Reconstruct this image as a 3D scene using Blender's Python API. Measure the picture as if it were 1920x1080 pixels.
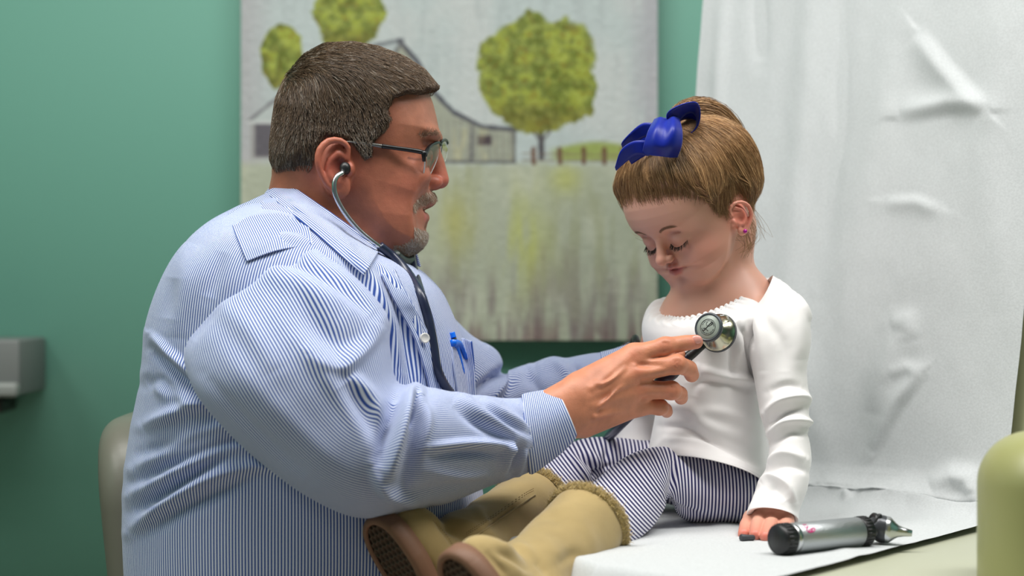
import bpy, math, random
import numpy as np
from mathutils import Vector, Matrix
for o in list(bpy.data.objects): bpy.data.objects.remove(o)
SC = bpy.context.scene
COL = SC.collection
rng = np.random.default_rng(7)
PI = math.pi

# ------------------------------------------------------------------ camera, world, lights, exposure
CAMZ = 1.03; CAMY = -2.2; FPX = 3630.0
def P(px, py, y=0.0):
    """world point seen at pixel (px, py) of the 1920x1080 frame, at world depth y"""
    d = y - CAMY
    return np.array([(px - 960) / FPX * d, y, CAMZ + (540 - py) / FPX * d])
cam = bpy.data.cameras.new('camera'); camo = bpy.data.objects.new('camera', cam); COL.objects.link(camo)
camo.location = (0, CAMY, CAMZ); camo.rotation_euler = (PI / 2, 0, 0)
cam.sensor_width = 36; cam.lens = FPX / 1920 * 36
cam.clip_start = .05
cam.dof.use_dof = True; cam.dof.focus_distance = 2.13; cam.dof.aperture_fstop = 3.2
SC.camera = camo
SC.view_settings.view_transform = 'Standard'; SC.view_settings.look = 'None'
SC.view_settings.gamma = 1.0; SC.view_settings.use_curve_mapping = False
SC.view_settings.exposure = 0.0
w = bpy.data.worlds.new('world'); SC.world = w; w.use_nodes = True
w.node_tree.nodes['Background'].inputs[0].default_value = (.86, .93, 1.0, 1)
w.node_tree.nodes['Background'].inputs[1].default_value = .13
def area(name, loc, target, sx, sy, power, col=(1, 1, 1)):
    l = bpy.data.lights.new(name, 'AREA'); l.shape = 'RECTANGLE'; l.size = sx; l.size_y = sy
    l.energy = power; l.color = col
    o = bpy.data.objects.new(name, l); COL.objects.link(o); o.location = loc
    d = Vector(target) - Vector(loc); o.rotation_euler = d.to_track_quat('-Z', 'Y').to_euler()
    return o
area('ceiling_and_fill_light', (-.5, -.46, 2.55), (-.5, -.46, 0), 1.2, .6, 33, (1, .98, .95))
area('ceiling_and_fill_light', (.92, -.55, 2.55), (.92, -.55, 0), 1.2, .6, 31, (1, .98, .96))
area('ceiling_and_fill_light', (-1.75, -.9, 2.55), (-1.75, -.9, 0), .6, 1.2, 17, (1, .98, .95))  # added fill panel at far left, there to brighten the lower wall

# ------------------------------------------------------------------ helpers
def lin(r, g, b):
    f = lambda c: c / 12.92 if c <= .04045 else ((c + .055) / 1.055) ** 2.4
    return (f(r / 255), f(g / 255), f(b / 255), 1)
def tag(o, label=None, cat=None, group=None, kind=None):
    if label: o['label'] = label
    if cat: o['category'] = cat
    if group: o['group'] = group
    if kind: o['kind'] = kind
    return o
def empty(name, loc, label=None, cat=None, group=None):
    o = bpy.data.objects.new(name, None); COL.objects.link(o); o.location = loc; o.empty_display_size = .05
    return tag(o, label, cat, group)
def link(name, me, mat, parent=None, smooth=True):
    o = bpy.data.objects.new(name, me); COL.objects.link(o)
    if mat is not None: me.materials.append(mat)
    if smooth: me.polygons.foreach_set('use_smooth', np.ones(len(me.polygons), bool))
    if parent is not None:
        o.parent = parent
        if parent.type == 'EMPTY': o.matrix_parent_inverse = Matrix.Translation(parent.location).inverted()   # meshes are written in world coordinates
    return o
def mesh(V, Fq, name='m', uv=None, col=None, tri=False):
    """V (n,3), Fq (m,k) one face size; uv per vertex or per loop; col per vertex rgb"""
    V = np.asarray(V, np.float32); Fq = np.asarray(Fq, np.int32); k = Fq.shape[1]
    me = bpy.data.meshes.new(name)
    me.vertices.add(len(V)); me.vertices.foreach_set('co', V.ravel())
    me.loops.add(Fq.size); me.loops.foreach_set('vertex_index', Fq.ravel())
    me.polygons.add(len(Fq)); me.polygons.foreach_set('loop_start', np.arange(0, Fq.size, k, dtype=np.int32))
    if uv is not None:
        L = me.uv_layers.new(name='UVMap')
        u = np.asarray(uv, np.float32)
        if len(u) == len(V) and len(u) != Fq.size: u = u[Fq.ravel()]
        L.data.foreach_set('uv', u.ravel())
    if col is not None:
        A = me.color_attributes.new('Col', 'FLOAT_COLOR', 'POINT')
        c = np.ones((len(V), 4), np.float32); c[:, :3] = col; A.data.foreach_set('color', c.ravel())
    me.update(calc_edges=True); me.validate()
    return me
def cat(meshes):
    """join (V, F[, col]) tuples of the same face size"""
    Vs, Fs, n = [], [], 0
    for m in meshes: Vs.append(m[0]); Fs.append(np.asarray(m[1]) + n); n += len(m[0])
    return np.concatenate(Vs), np.concatenate(Fs)
def nrm(v): v = np.asarray(v, float); return v / np.linalg.norm(v)
def spline(pts, n, closed=False):
    """Catmull-Rom through pts (k,d) sampled n times, uniform in parameter"""
    p = np.asarray(pts, float); k = len(p)
    if k == 2: t = np.linspace(0, 1, n)[:, None]; return p[0] * (1 - t) + p[1] * t
    t = np.linspace(0, k - 1, n); i = np.clip(t.astype(int), 0, k - 2); f = (t - i)[:, None]
    P1, P2 = p[i], p[i + 1]
    P0 = np.where((i > 0)[:, None], p[np.maximum(i - 1, 0)], 2 * p[0] - p[1])
    P3 = np.where((i < k - 2)[:, None], p[np.minimum(i + 2, k - 1)], 2 * p[-1] - p[-2])
    return .5 * (2 * P1 + (P2 - P0) * f + (2 * P0 - 5 * P1 + 4 * P2 - P3) * f ** 2 + (3 * P1 - P0 - 3 * P2 + P3) * f ** 3)
def sst(a, b, x): t = np.clip((x - a) / (b - a), 0, 1); return t * t * (3 - 2 * t)

# ---- signed distance fields
def ell(p, c, r, R=None):
    q = p - np.asarray(c)
    if R is not None: q = q @ np.asarray(R)          # columns of R are the local axes
    r = np.asarray(r, float)
    k0 = np.sqrt(((q / r) ** 2).sum(1)); k1 = np.sqrt(((q / r ** 2) ** 2).sum(1)) + 1e-9
    return k0 * (k0 - 1) / k1
def cap(p, a, b, ra, rb=None):
    if rb is None: rb = ra
    a = np.asarray(a, float); b = np.asarray(b, float); ab = b - a
    t = np.clip(((p - a) @ ab) / (ab @ ab), 0, 1)
    return np.sqrt(((p - a - t[:, None] * ab) ** 2).sum(1)) - (ra + (rb - ra) * t)
def tube(p, pts, rs):
    if np.isscalar(rs): rs = [rs] * len(pts)
    d = None
    for i in range(len(pts) - 1):
        e = cap(p, pts[i], pts[i + 1], rs[i], rs[i + 1]); d = e if d is None else np.minimum(d, e)
    return d
def boxed(p, lo, hi, fn, pad=.03):
    """evaluate fn only near its box; a cheap bound elsewhere"""
    lo = np.asarray(lo); hi = np.asarray(hi)
    d = np.sqrt((np.maximum(np.maximum(lo - p, p - hi), 0) ** 2).sum(1)); m = d < pad
    o = d + .005; o[m] = fn(p[m]) if m.any() else o[m]; return o
def smin(a, b, k): h = np.clip(.5 + .5 * (b - a) / k, 0, 1); return b * (1 - h) + a * h - k * h * (1 - h)
def smax(a, b, k): return -smin(-a, -b, k)
def poly2(u, v, poly):
    """signed distance in 2-D to a polygon, negative inside"""
    poly = np.asarray(poly, float); n = len(poly); d = np.full(len(u), 1e9); s = np.ones(len(u))
    for i in range(n):
        a = poly[i]; b = poly[i - 1]; e = b - a; wx = u - a[0]; wy = v - a[1]
        t = np.clip((wx * e[0] + wy * e[1]) / (e @ e + 1e-12), 0, 1)
        d = np.minimum(d, (wx - e[0] * t) ** 2 + (wy - e[1] * t) ** 2)
        c1 = v >= a[1]; c2 = v < b[1]; c3 = e[0] * wy > e[1] * wx
        s = np.where((c1 & c2 & c3) | (~c1 & ~c2 & ~c3), -s, s)
    return s * np.sqrt(d)
def polyline_d(u, v, pl):
    """distance and parameter 0..1 to an open polyline"""
    pl = np.asarray(pl, float); n = len(pl) - 1; D = np.full(u.shape, 1e9); T = np.zeros(u.shape); S = np.zeros(u.shape)
    for i in range(n):
        a = pl[i]; e = pl[i + 1] - a; wx = u - a[0]; wy = v - a[1]
        t = np.clip((wx * e[0] + wy * e[1]) / (e @ e + 1e-12), 0, 1)
        dx = wx - e[0] * t; dy = wy - e[1] * t; d = np.sqrt(dx ** 2 + dy ** 2)
        sd = (e[0] * wy - e[1] * wx)
        m = d < D; D = np.where(m, d, D); T = np.where(m, (i + t) / n, T); S = np.where(m, np.sign(sd), S)
    return D, T, S
def topx(p):
    d = p[..., 1] - CAMY
    return p[..., 0] / d * FPX + 960, 540 - (p[..., 2] - CAMZ) / d * FPX

def axis(segs):
    """rectilinear coordinates from (start, end, step) runs"""
    out = []
    for a, b, h in segs:
        n = max(1, int(round((b - a) / h))); out.append(np.linspace(a, b, n, endpoint=False))
    out.append(np.array([segs[-1][1]])); return np.concatenate(out)
def iso(f, xs, ys, zs, B=4, newton=1):
    nx, ny, nz = len(xs), len(ys), len(zs)
    def ev(pts):
        out = np.empty(len(pts), np.float32)
        for i in range(0, len(pts), 300000): out[i:i + 300000] = f(pts[i:i + 300000])
        return out
    I = [np.unique(np.append(np.arange(0, n, B), n - 1)) for n in (nx, ny, nz)]
    cx, cy, cz = xs[I[0]], ys[I[1]], zs[I[2]]
    G = np.stack(np.meshgrid(cx, cy, cz, indexing='ij'), -1)
    C = ev(G.reshape(-1, 3)).reshape(G.shape[:3])
    dia = np.sqrt(np.diff(cx)[:, None, None] ** 2 + np.diff(cy)[None, :, None] ** 2 + np.diff(cz)[None, None, :] ** 2)
    mn = None
    sh = [(a, b, c) for a in (0, 1) for b in (0, 1) for c in (0, 1)]
    for a, b, c in sh:
        q = np.abs(C[a:C.shape[0] - 1 + a, b:C.shape[1] - 1 + b, c:C.shape[2] - 1 + c]); mn = q if mn is None else np.minimum(mn, q)
    act = mn < dia * .75
    S = np.ones((nx, ny, nz), np.float32)
    bi = [np.clip(np.searchsorted(I[k], np.arange(n), side='right') - 1, 0, len(I[k]) - 2) for k, n in enumerate((nx, ny, nz))]
    S = np.where(C[:-1, :-1, :-1] < 0, -1, 1).astype(np.float32)[np.ix_(*bi)]
    A = act[np.ix_(*bi)]
    # points on the low border of an active block belong to the previous block as well
    for ax in range(3):
        B2 = np.zeros_like(A); sl = [slice(None)] * 3; sr = [slice(None)] * 3
        sl[ax] = slice(1, None); sr[ax] = slice(0, -1); B2[tuple(sl)] = A[tuple(sr)]; A = A | B2
    idx = np.argwhere(A)
    S[A] = ev(np.stack([xs[idx[:, 0]], ys[idx[:, 1]], zs[idx[:, 2]]], 1))
    neg = S < 0
    cnt = np.zeros((nx - 1, ny - 1, nz - 1), np.uint8)
    for a, b, c in sh: cnt += neg[a:nx - 1 + a, b:ny - 1 + b, c:nz - 1 + c]
    cells = np.argwhere((cnt > 0) & (cnt < 8)); n = len(cells)
    X = [xs, ys, zs]; acc = np.zeros((n, 3)); num = np.zeros(n)
    ci, cj, ck = cells.T
    for ax in range(3):
        o1, o2 = [a for a in range(3) if a != ax]
        for u in (0, 1):
            for v in (0, 1):
                p0 = [ci.copy(), cj.copy(), ck.copy()]; p0[o1] += u; p0[o2] += v
                p1 = [q.copy() for q in p0]; p1[ax] += 1
                s0 = S[tuple(p0)]; s1 = S[tuple(p1)]; m = (s0 < 0) != (s1 < 0)
                t = np.where(m, s0 / np.where(m, s0 - s1, 1), 0)
                pt = np.stack([X[k][p0[k]] for k in range(3)], 1); pt[:, ax] += t * (X[ax][p1[ax]] - X[ax][p0[ax]])
                acc += pt * m[:, None]; num += m
    V = acc / num[:, None]
    ID = np.full(cnt.shape, -1, np.int32); ID[ci, cj, ck] = np.arange(n)
    Q = []
    for ax in range(3):
        o1, o2 = [(1, 2), (2, 0), (0, 1)][ax]
        sl0 = [slice(None)] * 3; sl1 = [slice(None)] * 3; sl0[ax] = slice(0, -1); sl1[ax] = slice(1, None)
        a0 = neg[tuple(sl0)]; ch = a0 != neg[tuple(sl1)]
        e = np.argwhere(ch); e = e[(e[:, o1] > 0) & (e[:, o2] > 0) & (e[:, o1] < cnt.shape[o1]) & (e[:, o2] < cnt.shape[o2])]
        inside = a0[tuple(e.T)]
        def g(d1, d2): q = e.copy(); q[:, o1] -= d1; q[:, o2] -= d2; return ID[tuple(q.T)]
        q = np.stack([g(1, 1), g(0, 1), g(0, 0), g(1, 0)], 1)
        q[~inside] = q[~inside][:, ::-1]; Q.append(q)
    Q = np.concatenate(Q); Q = Q[(Q >= 0).all(1)]
    for _ in range(newton):
        f0, g = grad(f, V); L = (g ** 2).sum(1) + 1e-6
        V = V - np.clip(f0 / L, -.003, .003)[:, None] * g * .8
    return V, Q
def grad(f, V, e=4e-4):
    f0 = f(V); g = np.stack([(f(V + np.eye(3)[k] * e) - f0) / e for k in range(3)], 1); return f0, g
def isosurf(f, lo, hi, h, **k):
    return iso(f, *[axis([(lo[i], hi[i], h)]) for i in range(3)], **k)

# ---- lofts
class Ring:
    def __init__(s, c, a, b, e=2.0): s.c = np.asarray(c, float); s.a = np.asarray(a, float); s.b = np.asarray(b, float); s.e = e
def rng2(T, B, yc, hd, tilt=0.0, e=2.0):
    """cross-section whose outline in the frame runs from pixel T to pixel B; yc = depth of its centre, hd = half depth"""
    pT = P(T[0], T[1], yc - tilt); pB = P(B[0], B[1], yc + tilt)
    return Ring((pT + pB) / 2, (pT - pB) / 2, np.array([0, -hd, 0]), e)
def loft(rings, nu, nv, disp=None, cap0=False, cap1=False, us=1.0, seam=PI, warp=None):
    """ring angle 0 = T edge, 90 deg = towards the camera (b), 180 = B edge. Returns V, F, uv(loop)"""
    ct = spline([np.concatenate([r.c, r.a, r.b, [r.e]]) for r in rings], nu)
    th = np.linspace(0, 2 * PI, nv, endpoint=False) - PI / 2     # seam on the far side
    cc, aa, bb, ee = ct[:, :3], ct[:, 3:6], ct[:, 6:9], ct[:, 9]
    co, si = np.cos(th), np.sin(th)
    ex = (2 / ee)[:, None]
    U = np.sign(co) * np.abs(co) ** ex; W = np.sign(si) * np.abs(si) ** ex
    V = cc[:, None] + U[..., None] * aa[:, None] + W[..., None] * bb[:, None]
    # arc lengths: along (per column mean) and around
    dl = np.linalg.norm(np.diff(V, axis=0), axis=2); along = np.concatenate([np.zeros((1, nv)), np.cumsum(dl, 0)])
    along = np.repeat(along.mean(1)[:, None], nv, 1) * .0 + along * 1.0 if warp == 'col' else np.repeat(np.concatenate([[0], np.cumsum(dl.mean(1))])[:, None], nv, 1)
    rm = np.linalg.norm(aa, axis=1) * .5 + np.linalg.norm(bb, axis=1) * .5
    R0 = rm.mean()
    Wr = np.concatenate([V, V[:, :1]], 1)
    da = np.linalg.norm(np.diff(Wr, axis=1), axis=2)
    around = np.concatenate([np.zeros((nu, 1)), np.cumsum(da, 1)], 1)
    tot = around[:, -1:]; around = around / tot * tot.mean()
    if disp is not None:
        N = gridnormal(V); h = disp(V, N, along); V = V + N * h[..., None]
        around = around + np.concatenate([h, h[:, :1]], 1) * us
    i = np.arange(nu - 1)[:, None] * nv; j = np.arange(nv)[None]; j2 = (j + 1) % nv
    F = np.stack([(i + j), (i + j2), (i + nv + j2), (i + nv + j)], -1).reshape(-1, 4)
    al = np.concatenate([along, along[:, :1]], 1)
    def uvat(ii, jj): return np.stack([around[ii, jj], al[ii, jj]], -1)
    I = np.repeat(np.arange(nu - 1)[:, None], nv, 1); J = np.repeat(np.arange(nv)[None], nu - 1, 0)
    uv = np.stack([uvat(I, J), uvat(I, J + 1), uvat(I + 1, J + 1), uvat(I + 1, J)], 2).reshape(-1, 2)
    V = V.reshape(-1, 3)
    for flag, row in ((cap0, 0), (cap1, nu - 1)):
        if flag:
            c = V[row * nv:(row + 1) * nv].mean(0); V = np.vstack([V, c]); k = len(V) - 1
            jj = np.arange(0, nv, 2); q = np.stack([row * nv + jj, row * nv + (jj + 1) % nv, row * nv + (jj + 2) % nv, np.full(len(jj), k)], 1)
            if row == 0: q = q[:, ::-1]
            F = np.vstack([F, q]); uv = np.vstack([uv, np.zeros((q.size, 2))])
    return V, F, uv
def gridnormal(V):
    du = np.empty_like(V); du[1:-1] = V[2:] - V[:-2]; du[0] = V[1] - V[0]; du[-1] = V[-1] - V[-2]
    dv = np.roll(V, -1, 1) - np.roll(V, 1, 1)
    n = np.cross(dv, du); L = np.linalg.norm(n, axis=2, keepdims=True); n = n / (L + 1e-12)
    c = V.mean(1, keepdims=True); s = np.sign((n * (V - c)).sum((1, 2))).reshape(-1, 1, 1); s[s == 0] = 1
    return n * np.sign(s.mean() + 1e-9)
def patch(rows, nu, nv, uvs=None):
    """open grid surface through rows of control points (k, m, 3) -> V, F, uv"""
    R = np.stack([spline(r, nv) for r in rows]); G = np.stack([spline(R[:, j], nu) for j in range(nv)], 1)
    i = np.arange(nu - 1)[:, None] * nv; j = np.arange(nv - 1)[None]
    F = np.stack([i + j, i + j + 1, i + nv + j + 1, i + nv + j], -1).reshape(-1, 4)
    a = np.concatenate([[0], np.cumsum(np.linalg.norm(np.diff(G, axis=0), axis=2).mean(1))])
    b = np.concatenate([[0], np.cumsum(np.linalg.norm(np.diff(G, axis=1), axis=2).mean(0))])
    uv = np.stack([np.repeat(a[:, None], nv, 1), np.repeat(b[None], nu, 0)], -1).reshape(-1, 2)
    return G, F, uv
def solid(o, t, off=-1):
    m = o.modifiers.new('thick', 'SOLIDIFY'); m.thickness = t; m.offset = off; return o
def pipe(pts, r, ns=10, n=40, closed=False, caps=True):
    """tube mesh with parallel-transported frames; r scalar or list"""
    p = spline(pts, n); r = np.full(n, r) if np.isscalar(r) else spline(np.asarray(r, float)[:, None], n)[:, 0]
    t = np.gradient(p, axis=0); t /= np.linalg.norm(t, axis=1, keepdims=True) + 1e-12
    u = np.cross(t[0], [0, 0, 1.]);
    if np.linalg.norm(u) < .1: u = np.cross(t[0], [1., 0, 0])
    u = nrm(u); V = []
    for i in range(n):
        u = nrm(u - t[i] * (u @ t[i])); v = np.cross(t[i], u)
        a = np.linspace(0, 2 * PI, ns, endpoint=False)[:, None]
        V.append(p[i] + r[i] * (np.cos(a) * u + np.sin(a) * v))
    V = np.concatenate(V); i = np.arange(n - 1)[:, None] * ns; j = np.arange(ns)[None]; j2 = (j + 1) % ns
    F = np.stack([i + j, i + j2, i + ns + j2, i + ns + j], -1).reshape(-1, 4)
    if caps:
        for row, c in ((0, p[0]), (n - 1, p[-1])):
            V = np.vstack([V, c]); k = len(V) - 1; jj = np.arange(0, ns, 2)
            q = np.stack([row * ns + jj, row * ns + (jj + 1) % ns, row * ns + (jj + 2) % ns, np.full(len(jj), k)], 1)
            F = np.vstack([F, q[:, ::-1] if row == 0 else q])
    return V, F
def lathe(c, ax, prof, ns=40, up=(0, 0, 1)):
    """prof = [(t, r)...] along axis ax from c"""
    ax = nrm(ax); u = np.cross(ax, up); u = nrm(u) if np.linalg.norm(u) > .05 else nrm(np.cross(ax, (1, 0, 0))); v = np.cross(ax, u)
    a = np.linspace(0, 2 * PI, ns, endpoint=False)[:, None]
    V = np.concatenate([np.asarray(c) + ax * t + max(r, 1e-5) * (np.cos(a) * u + np.sin(a) * v) for t, r in prof])
    n = len(prof); i = np.arange(n - 1)[:, None] * ns; j = np.arange(ns)[None]; j2 = (j + 1) % ns
    F = np.stack([i + j, i + j2, i + ns + j2, i + ns + j], -1).reshape(-1, 4)
    return V, F[:, ::-1]
def box(c, s, R=None):
    v = np.array([[x, y, z] for x in (-.5, .5) for y in (-.5, .5) for z in (-.5, .5)]) * np.asarray(s)
    if R is not None: v = v @ np.asarray(R).T
    v = v + np.asarray(c)
    return v, np.array([[0, 1, 3, 2], [4, 6, 7, 5], [0, 4, 5, 1], [2, 3, 7, 6], [0, 2, 6, 4], [1, 5, 7, 3]])
def bevel(o, w_, s=3):
    m = o.modifiers.new('bevel', 'BEVEL'); m.width = w_; m.segments = s; m.limit_method = 'ANGLE'; return o
def strands(paths, r0, r1, ns=3):
    """paths (N, K, 3) -> thin tapered tubes in one mesh"""
    N, K = paths.shape[:2]
    t = np.gradient(paths, axis=1); t /= np.linalg.norm(t, axis=2, keepdims=True) + 1e-12
    ref = rng.normal(size=(N, 1, 3)); u = np.cross(t, ref); u /= np.linalg.norm(u, axis=2, keepdims=True) + 1e-12
    v = np.cross(t, u); rad = np.linspace(r0, r1, K)[None, :, None, None] * rng.uniform(.7, 1.3, (N, 1, 1, 1))
    a = np.linspace(0, 2 * PI, ns, endpoint=False)
    ring = np.cos(a)[None, None, :, None] * u[:, :, None] + np.sin(a)[None, None, :, None] * v[:, :, None]
    V = (paths[:, :, None] + rad * ring).reshape(-1, 3)
    n = np.arange(N)[:, None, None] * K * ns; k = np.arange(K - 1)[None, :, None] * ns; j = np.arange(ns)[None, None]; j2 = (j + 1) % ns
    F = np.stack([n + k + j, n + k + j2, n + k + ns + j2, n + k + ns + j], -1).reshape(-1, 4)
    return V, F
def vnoise(p, s, seed=0):
    """cheap smooth pseudo-noise -1..1 from sines"""
    r = np.random.default_rng(seed); out = 0
    for i in range(7):
        k = r.normal(size=3); k = k / np.linalg.norm(k) * r.uniform(.6, 1.6) * s; out = out + np.sin(p @ k + r.uniform(0, 6.28))
    return out / 3.2
def tri_sample(V, Q, n, wt=None):
    a, b, c = V[Q[:, 0]], V[Q[:, 1]], V[Q[:, 2]]
    A = np.linalg.norm(np.cross(b - a, c - a), axis=1)
    if wt is not None: A = A * wt
    k = rng.choice(len(Q), n, p=A / A.sum()); u = rng.random((n, 1)); v = rng.random((n, 1))
    return (V[Q[k, 0]] * (1 - u) + V[Q[k, 1]] * u) * (1 - v) + (V[Q[k, 3]] * (1 - u) + V[Q[k, 2]] * u) * v

# ------------------------------------------------------------------ materials
def mat(name, col=(.8, .8, .8, 1), rough=.5, metal=0, spec=None, sss=0, coat=0, sheen=0, trans=0, bump=None, vcol=False, noise=None):
    m = bpy.data.materials.new(name); m.use_nodes = True; nt = m.node_tree; b = nt.nodes['Principled BSDF']
    b.inputs['Base Color'].default_value = col; b.inputs['Roughness'].default_value = rough; b.inputs['Metallic'].default_value = metal
    if spec is not None: b.inputs['Specular IOR Level'].default_value = spec
    if coat: b.inputs['Coat Weight'].default_value = coat
    if sheen: b.inputs['Sheen Weight'].default_value = sheen; b.inputs['Sheen Roughness'].default_value = .4
    if trans: b.inputs['Transmission Weight'].default_value = trans
    if sss:
        b.inputs['Subsurface Weight'].default_value = sss; b.inputs['Subsurface Radius'].default_value = (1, .35, .2); b.inputs['Subsurface Scale'].default_value = .006
    src = None
    if vcol:
        a = nt.nodes.new('ShaderNodeVertexColor'); a.layer_name = 'Col'; src = a.outputs[0]
    if noise:   # (scale, amount, detail[, stretch]) object-space mottling of the colour
        tc = nt.nodes.new('ShaderNodeTexCoord'); n = nt.nodes.new('ShaderNodeTexNoise'); n.inputs['Scale'].default_value = noise[0]; n.inputs['Detail'].default_value = noise[2]
        if len(noise) > 3:
            mp = nt.nodes.new('ShaderNodeMapping'); mp.inputs['Scale'].default_value = noise[3]; nt.links.new(tc.outputs['Object'], mp.inputs[0]); nt.links.new(mp.outputs[0], n.inputs[0])
        else: nt.links.new(tc.outputs['Object'], n.inputs[0])
        mr = nt.nodes.new('ShaderNodeMapRange'); mr.inputs[1].default_value = .3; mr.inputs[2].default_value = .7
        mr.inputs[3].default_value = 1 - noise[1]; mr.inputs[4].default_value = 1 + noise[1]; nt.links.new(n.outputs[0], mr.inputs[0])
        mx = nt.nodes.new('ShaderNodeVectorMath'); mx.operation = 'SCALE'
        if src is None: mx.inputs[0].default_value = col[:3]
        else: nt.links.new(src, mx.inputs[0])
        nt.links.new(mr.outputs[0], mx.inputs['Scale']); src = mx.outputs[0]
    if src is not None: nt.links.new(src, b.inputs['Base Color'])
    if bump:    # list of (scale, strength, distance)
        prev = None
        for sc_, st_, di_ in bump:
            tc = nt.nodes.new('ShaderNodeTexCoord'); n = nt.nodes.new('ShaderNodeTexNoise'); n.inputs['Scale'].default_value = sc_; n.inputs['Detail'].default_value = 4
            nt.links.new(tc.outputs['Object'], n.inputs[0]); bp = nt.nodes.new('ShaderNodeBump'); bp.inputs['Strength'].default_value = st_; bp.inputs['Distance'].default_value = di_
            nt.links.new(n.outputs[0], bp.inputs['Height'])
            if prev: nt.links.new(prev, bp.inputs['Normal'])
            prev = bp.outputs[0]
        nt.links.new(prev, b.inputs['Normal'])
    return m
def stripe_mat(name, ca, cb, pitch, duty=.5, axis_=0, rough=.8, warp=0.0, soft=.16, bump=(900, .08)):
    m = bpy.data.materials.new(name); m.use_nodes = True; nt = m.node_tree; b = nt.nodes['Principled BSDF']
    b.inputs['Roughness'].default_value = rough; b.inputs['Specular IOR Level'].default_value = .25
    b.inputs['Sheen Weight'].default_value = .15
    uv = nt.nodes.new('ShaderNodeUVMap'); uv.uv_map = 'UVMap'; sp = nt.nodes.new('ShaderNodeSeparateXYZ'); nt.links.new(uv.outputs[0], sp.inputs[0])
    def M(op, a, b_=None):
        n = nt.nodes.new('ShaderNodeMath'); n.operation = op
        for k, q in enumerate((a, b_)):
            if q is None: continue
            if isinstance(q, (int, float)): n.inputs[k].default_value = q
            else: nt.links.new(q, n.inputs[k])
        return n.outputs[0]
    u = sp.outputs[axis_]
    w_ = M('DIVIDE', u, pitch); s = M('SINE', M('MULTIPLY', w_, 2 * PI))
    mr = nt.nodes.new('ShaderNodeMapRange'); mr.interpolation_type = 'SMOOTHSTEP'
    c0 = math.cos(PI * duty); mr.inputs[1].default_value = c0 - soft * 2.4; mr.inputs[2].default_value = c0 + soft * 2.4
    nt.links.new(s, mr.inputs[0])
    mx = nt.nodes.new('ShaderNodeMix'); mx.data_type = 'RGBA'; mx.inputs[6].default_value = ca; mx.inputs[7].default_value = cb
    nt.links.new(mr.outputs[0], mx.inputs[0]); nt.links.new(mx.outputs[2], b.inputs['Base Color'])
    tc = nt.nodes.new('ShaderNodeTexCoord'); n = nt.nodes.new('ShaderNodeTexNoise'); n.inputs['Scale'].default_value = bump[0]
    nt.links.new(tc.outputs['Object'], n.inputs[0]); bp = nt.nodes.new('ShaderNodeBump'); bp.inputs['Strength'].default_value = bump[1]; bp.inputs['Distance'].default_value = .001
    nt.links.new(n.outputs[0], bp.inputs['Height']); nt.links.new(bp.outputs[0], b.inputs['Normal'])
    return m
# ------------------------------------------------------------------ the room
M_wall = mat('wall_paint', lin(112, 168, 150), .6, bump=[(60, .05, .002)])
M_ceil = mat('ceiling_white', lin(225, 225, 220), .9)
M_floor = mat('floor_vinyl', lin(196, 186, 170), .5, noise=(6, .1, 3))
M_base = mat('baseboard_vinyl', lin(70, 68, 64), .5)
WY = .95
def slab(name, c, s, m):
    V, F = box(c, s); o = link(name, mesh(V, F), m, smooth=False); return tag(o, kind='structure')
slab('wall_back', (0, WY + .05, 1.3), (6.2, .1, 2.6), M_wall)
slab('wall_left', (-2.25, -1, 1.3), (.1, 4.0, 2.6), M_wall)
slab('wall_right', (2.45, -1, 1.3), (.1, 4.0, 2.6), M_wall)
slab('floor', (0, -1.2, -.05), (6.2, 4.6, .1), M_floor)
slab('ceiling', (0, -1.2, 2.65), (6.2, 4.6, .1), M_ceil)
slab('baseboard_back', (0, WY - .006, .05), (4.6, .012, .1), M_base)

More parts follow.
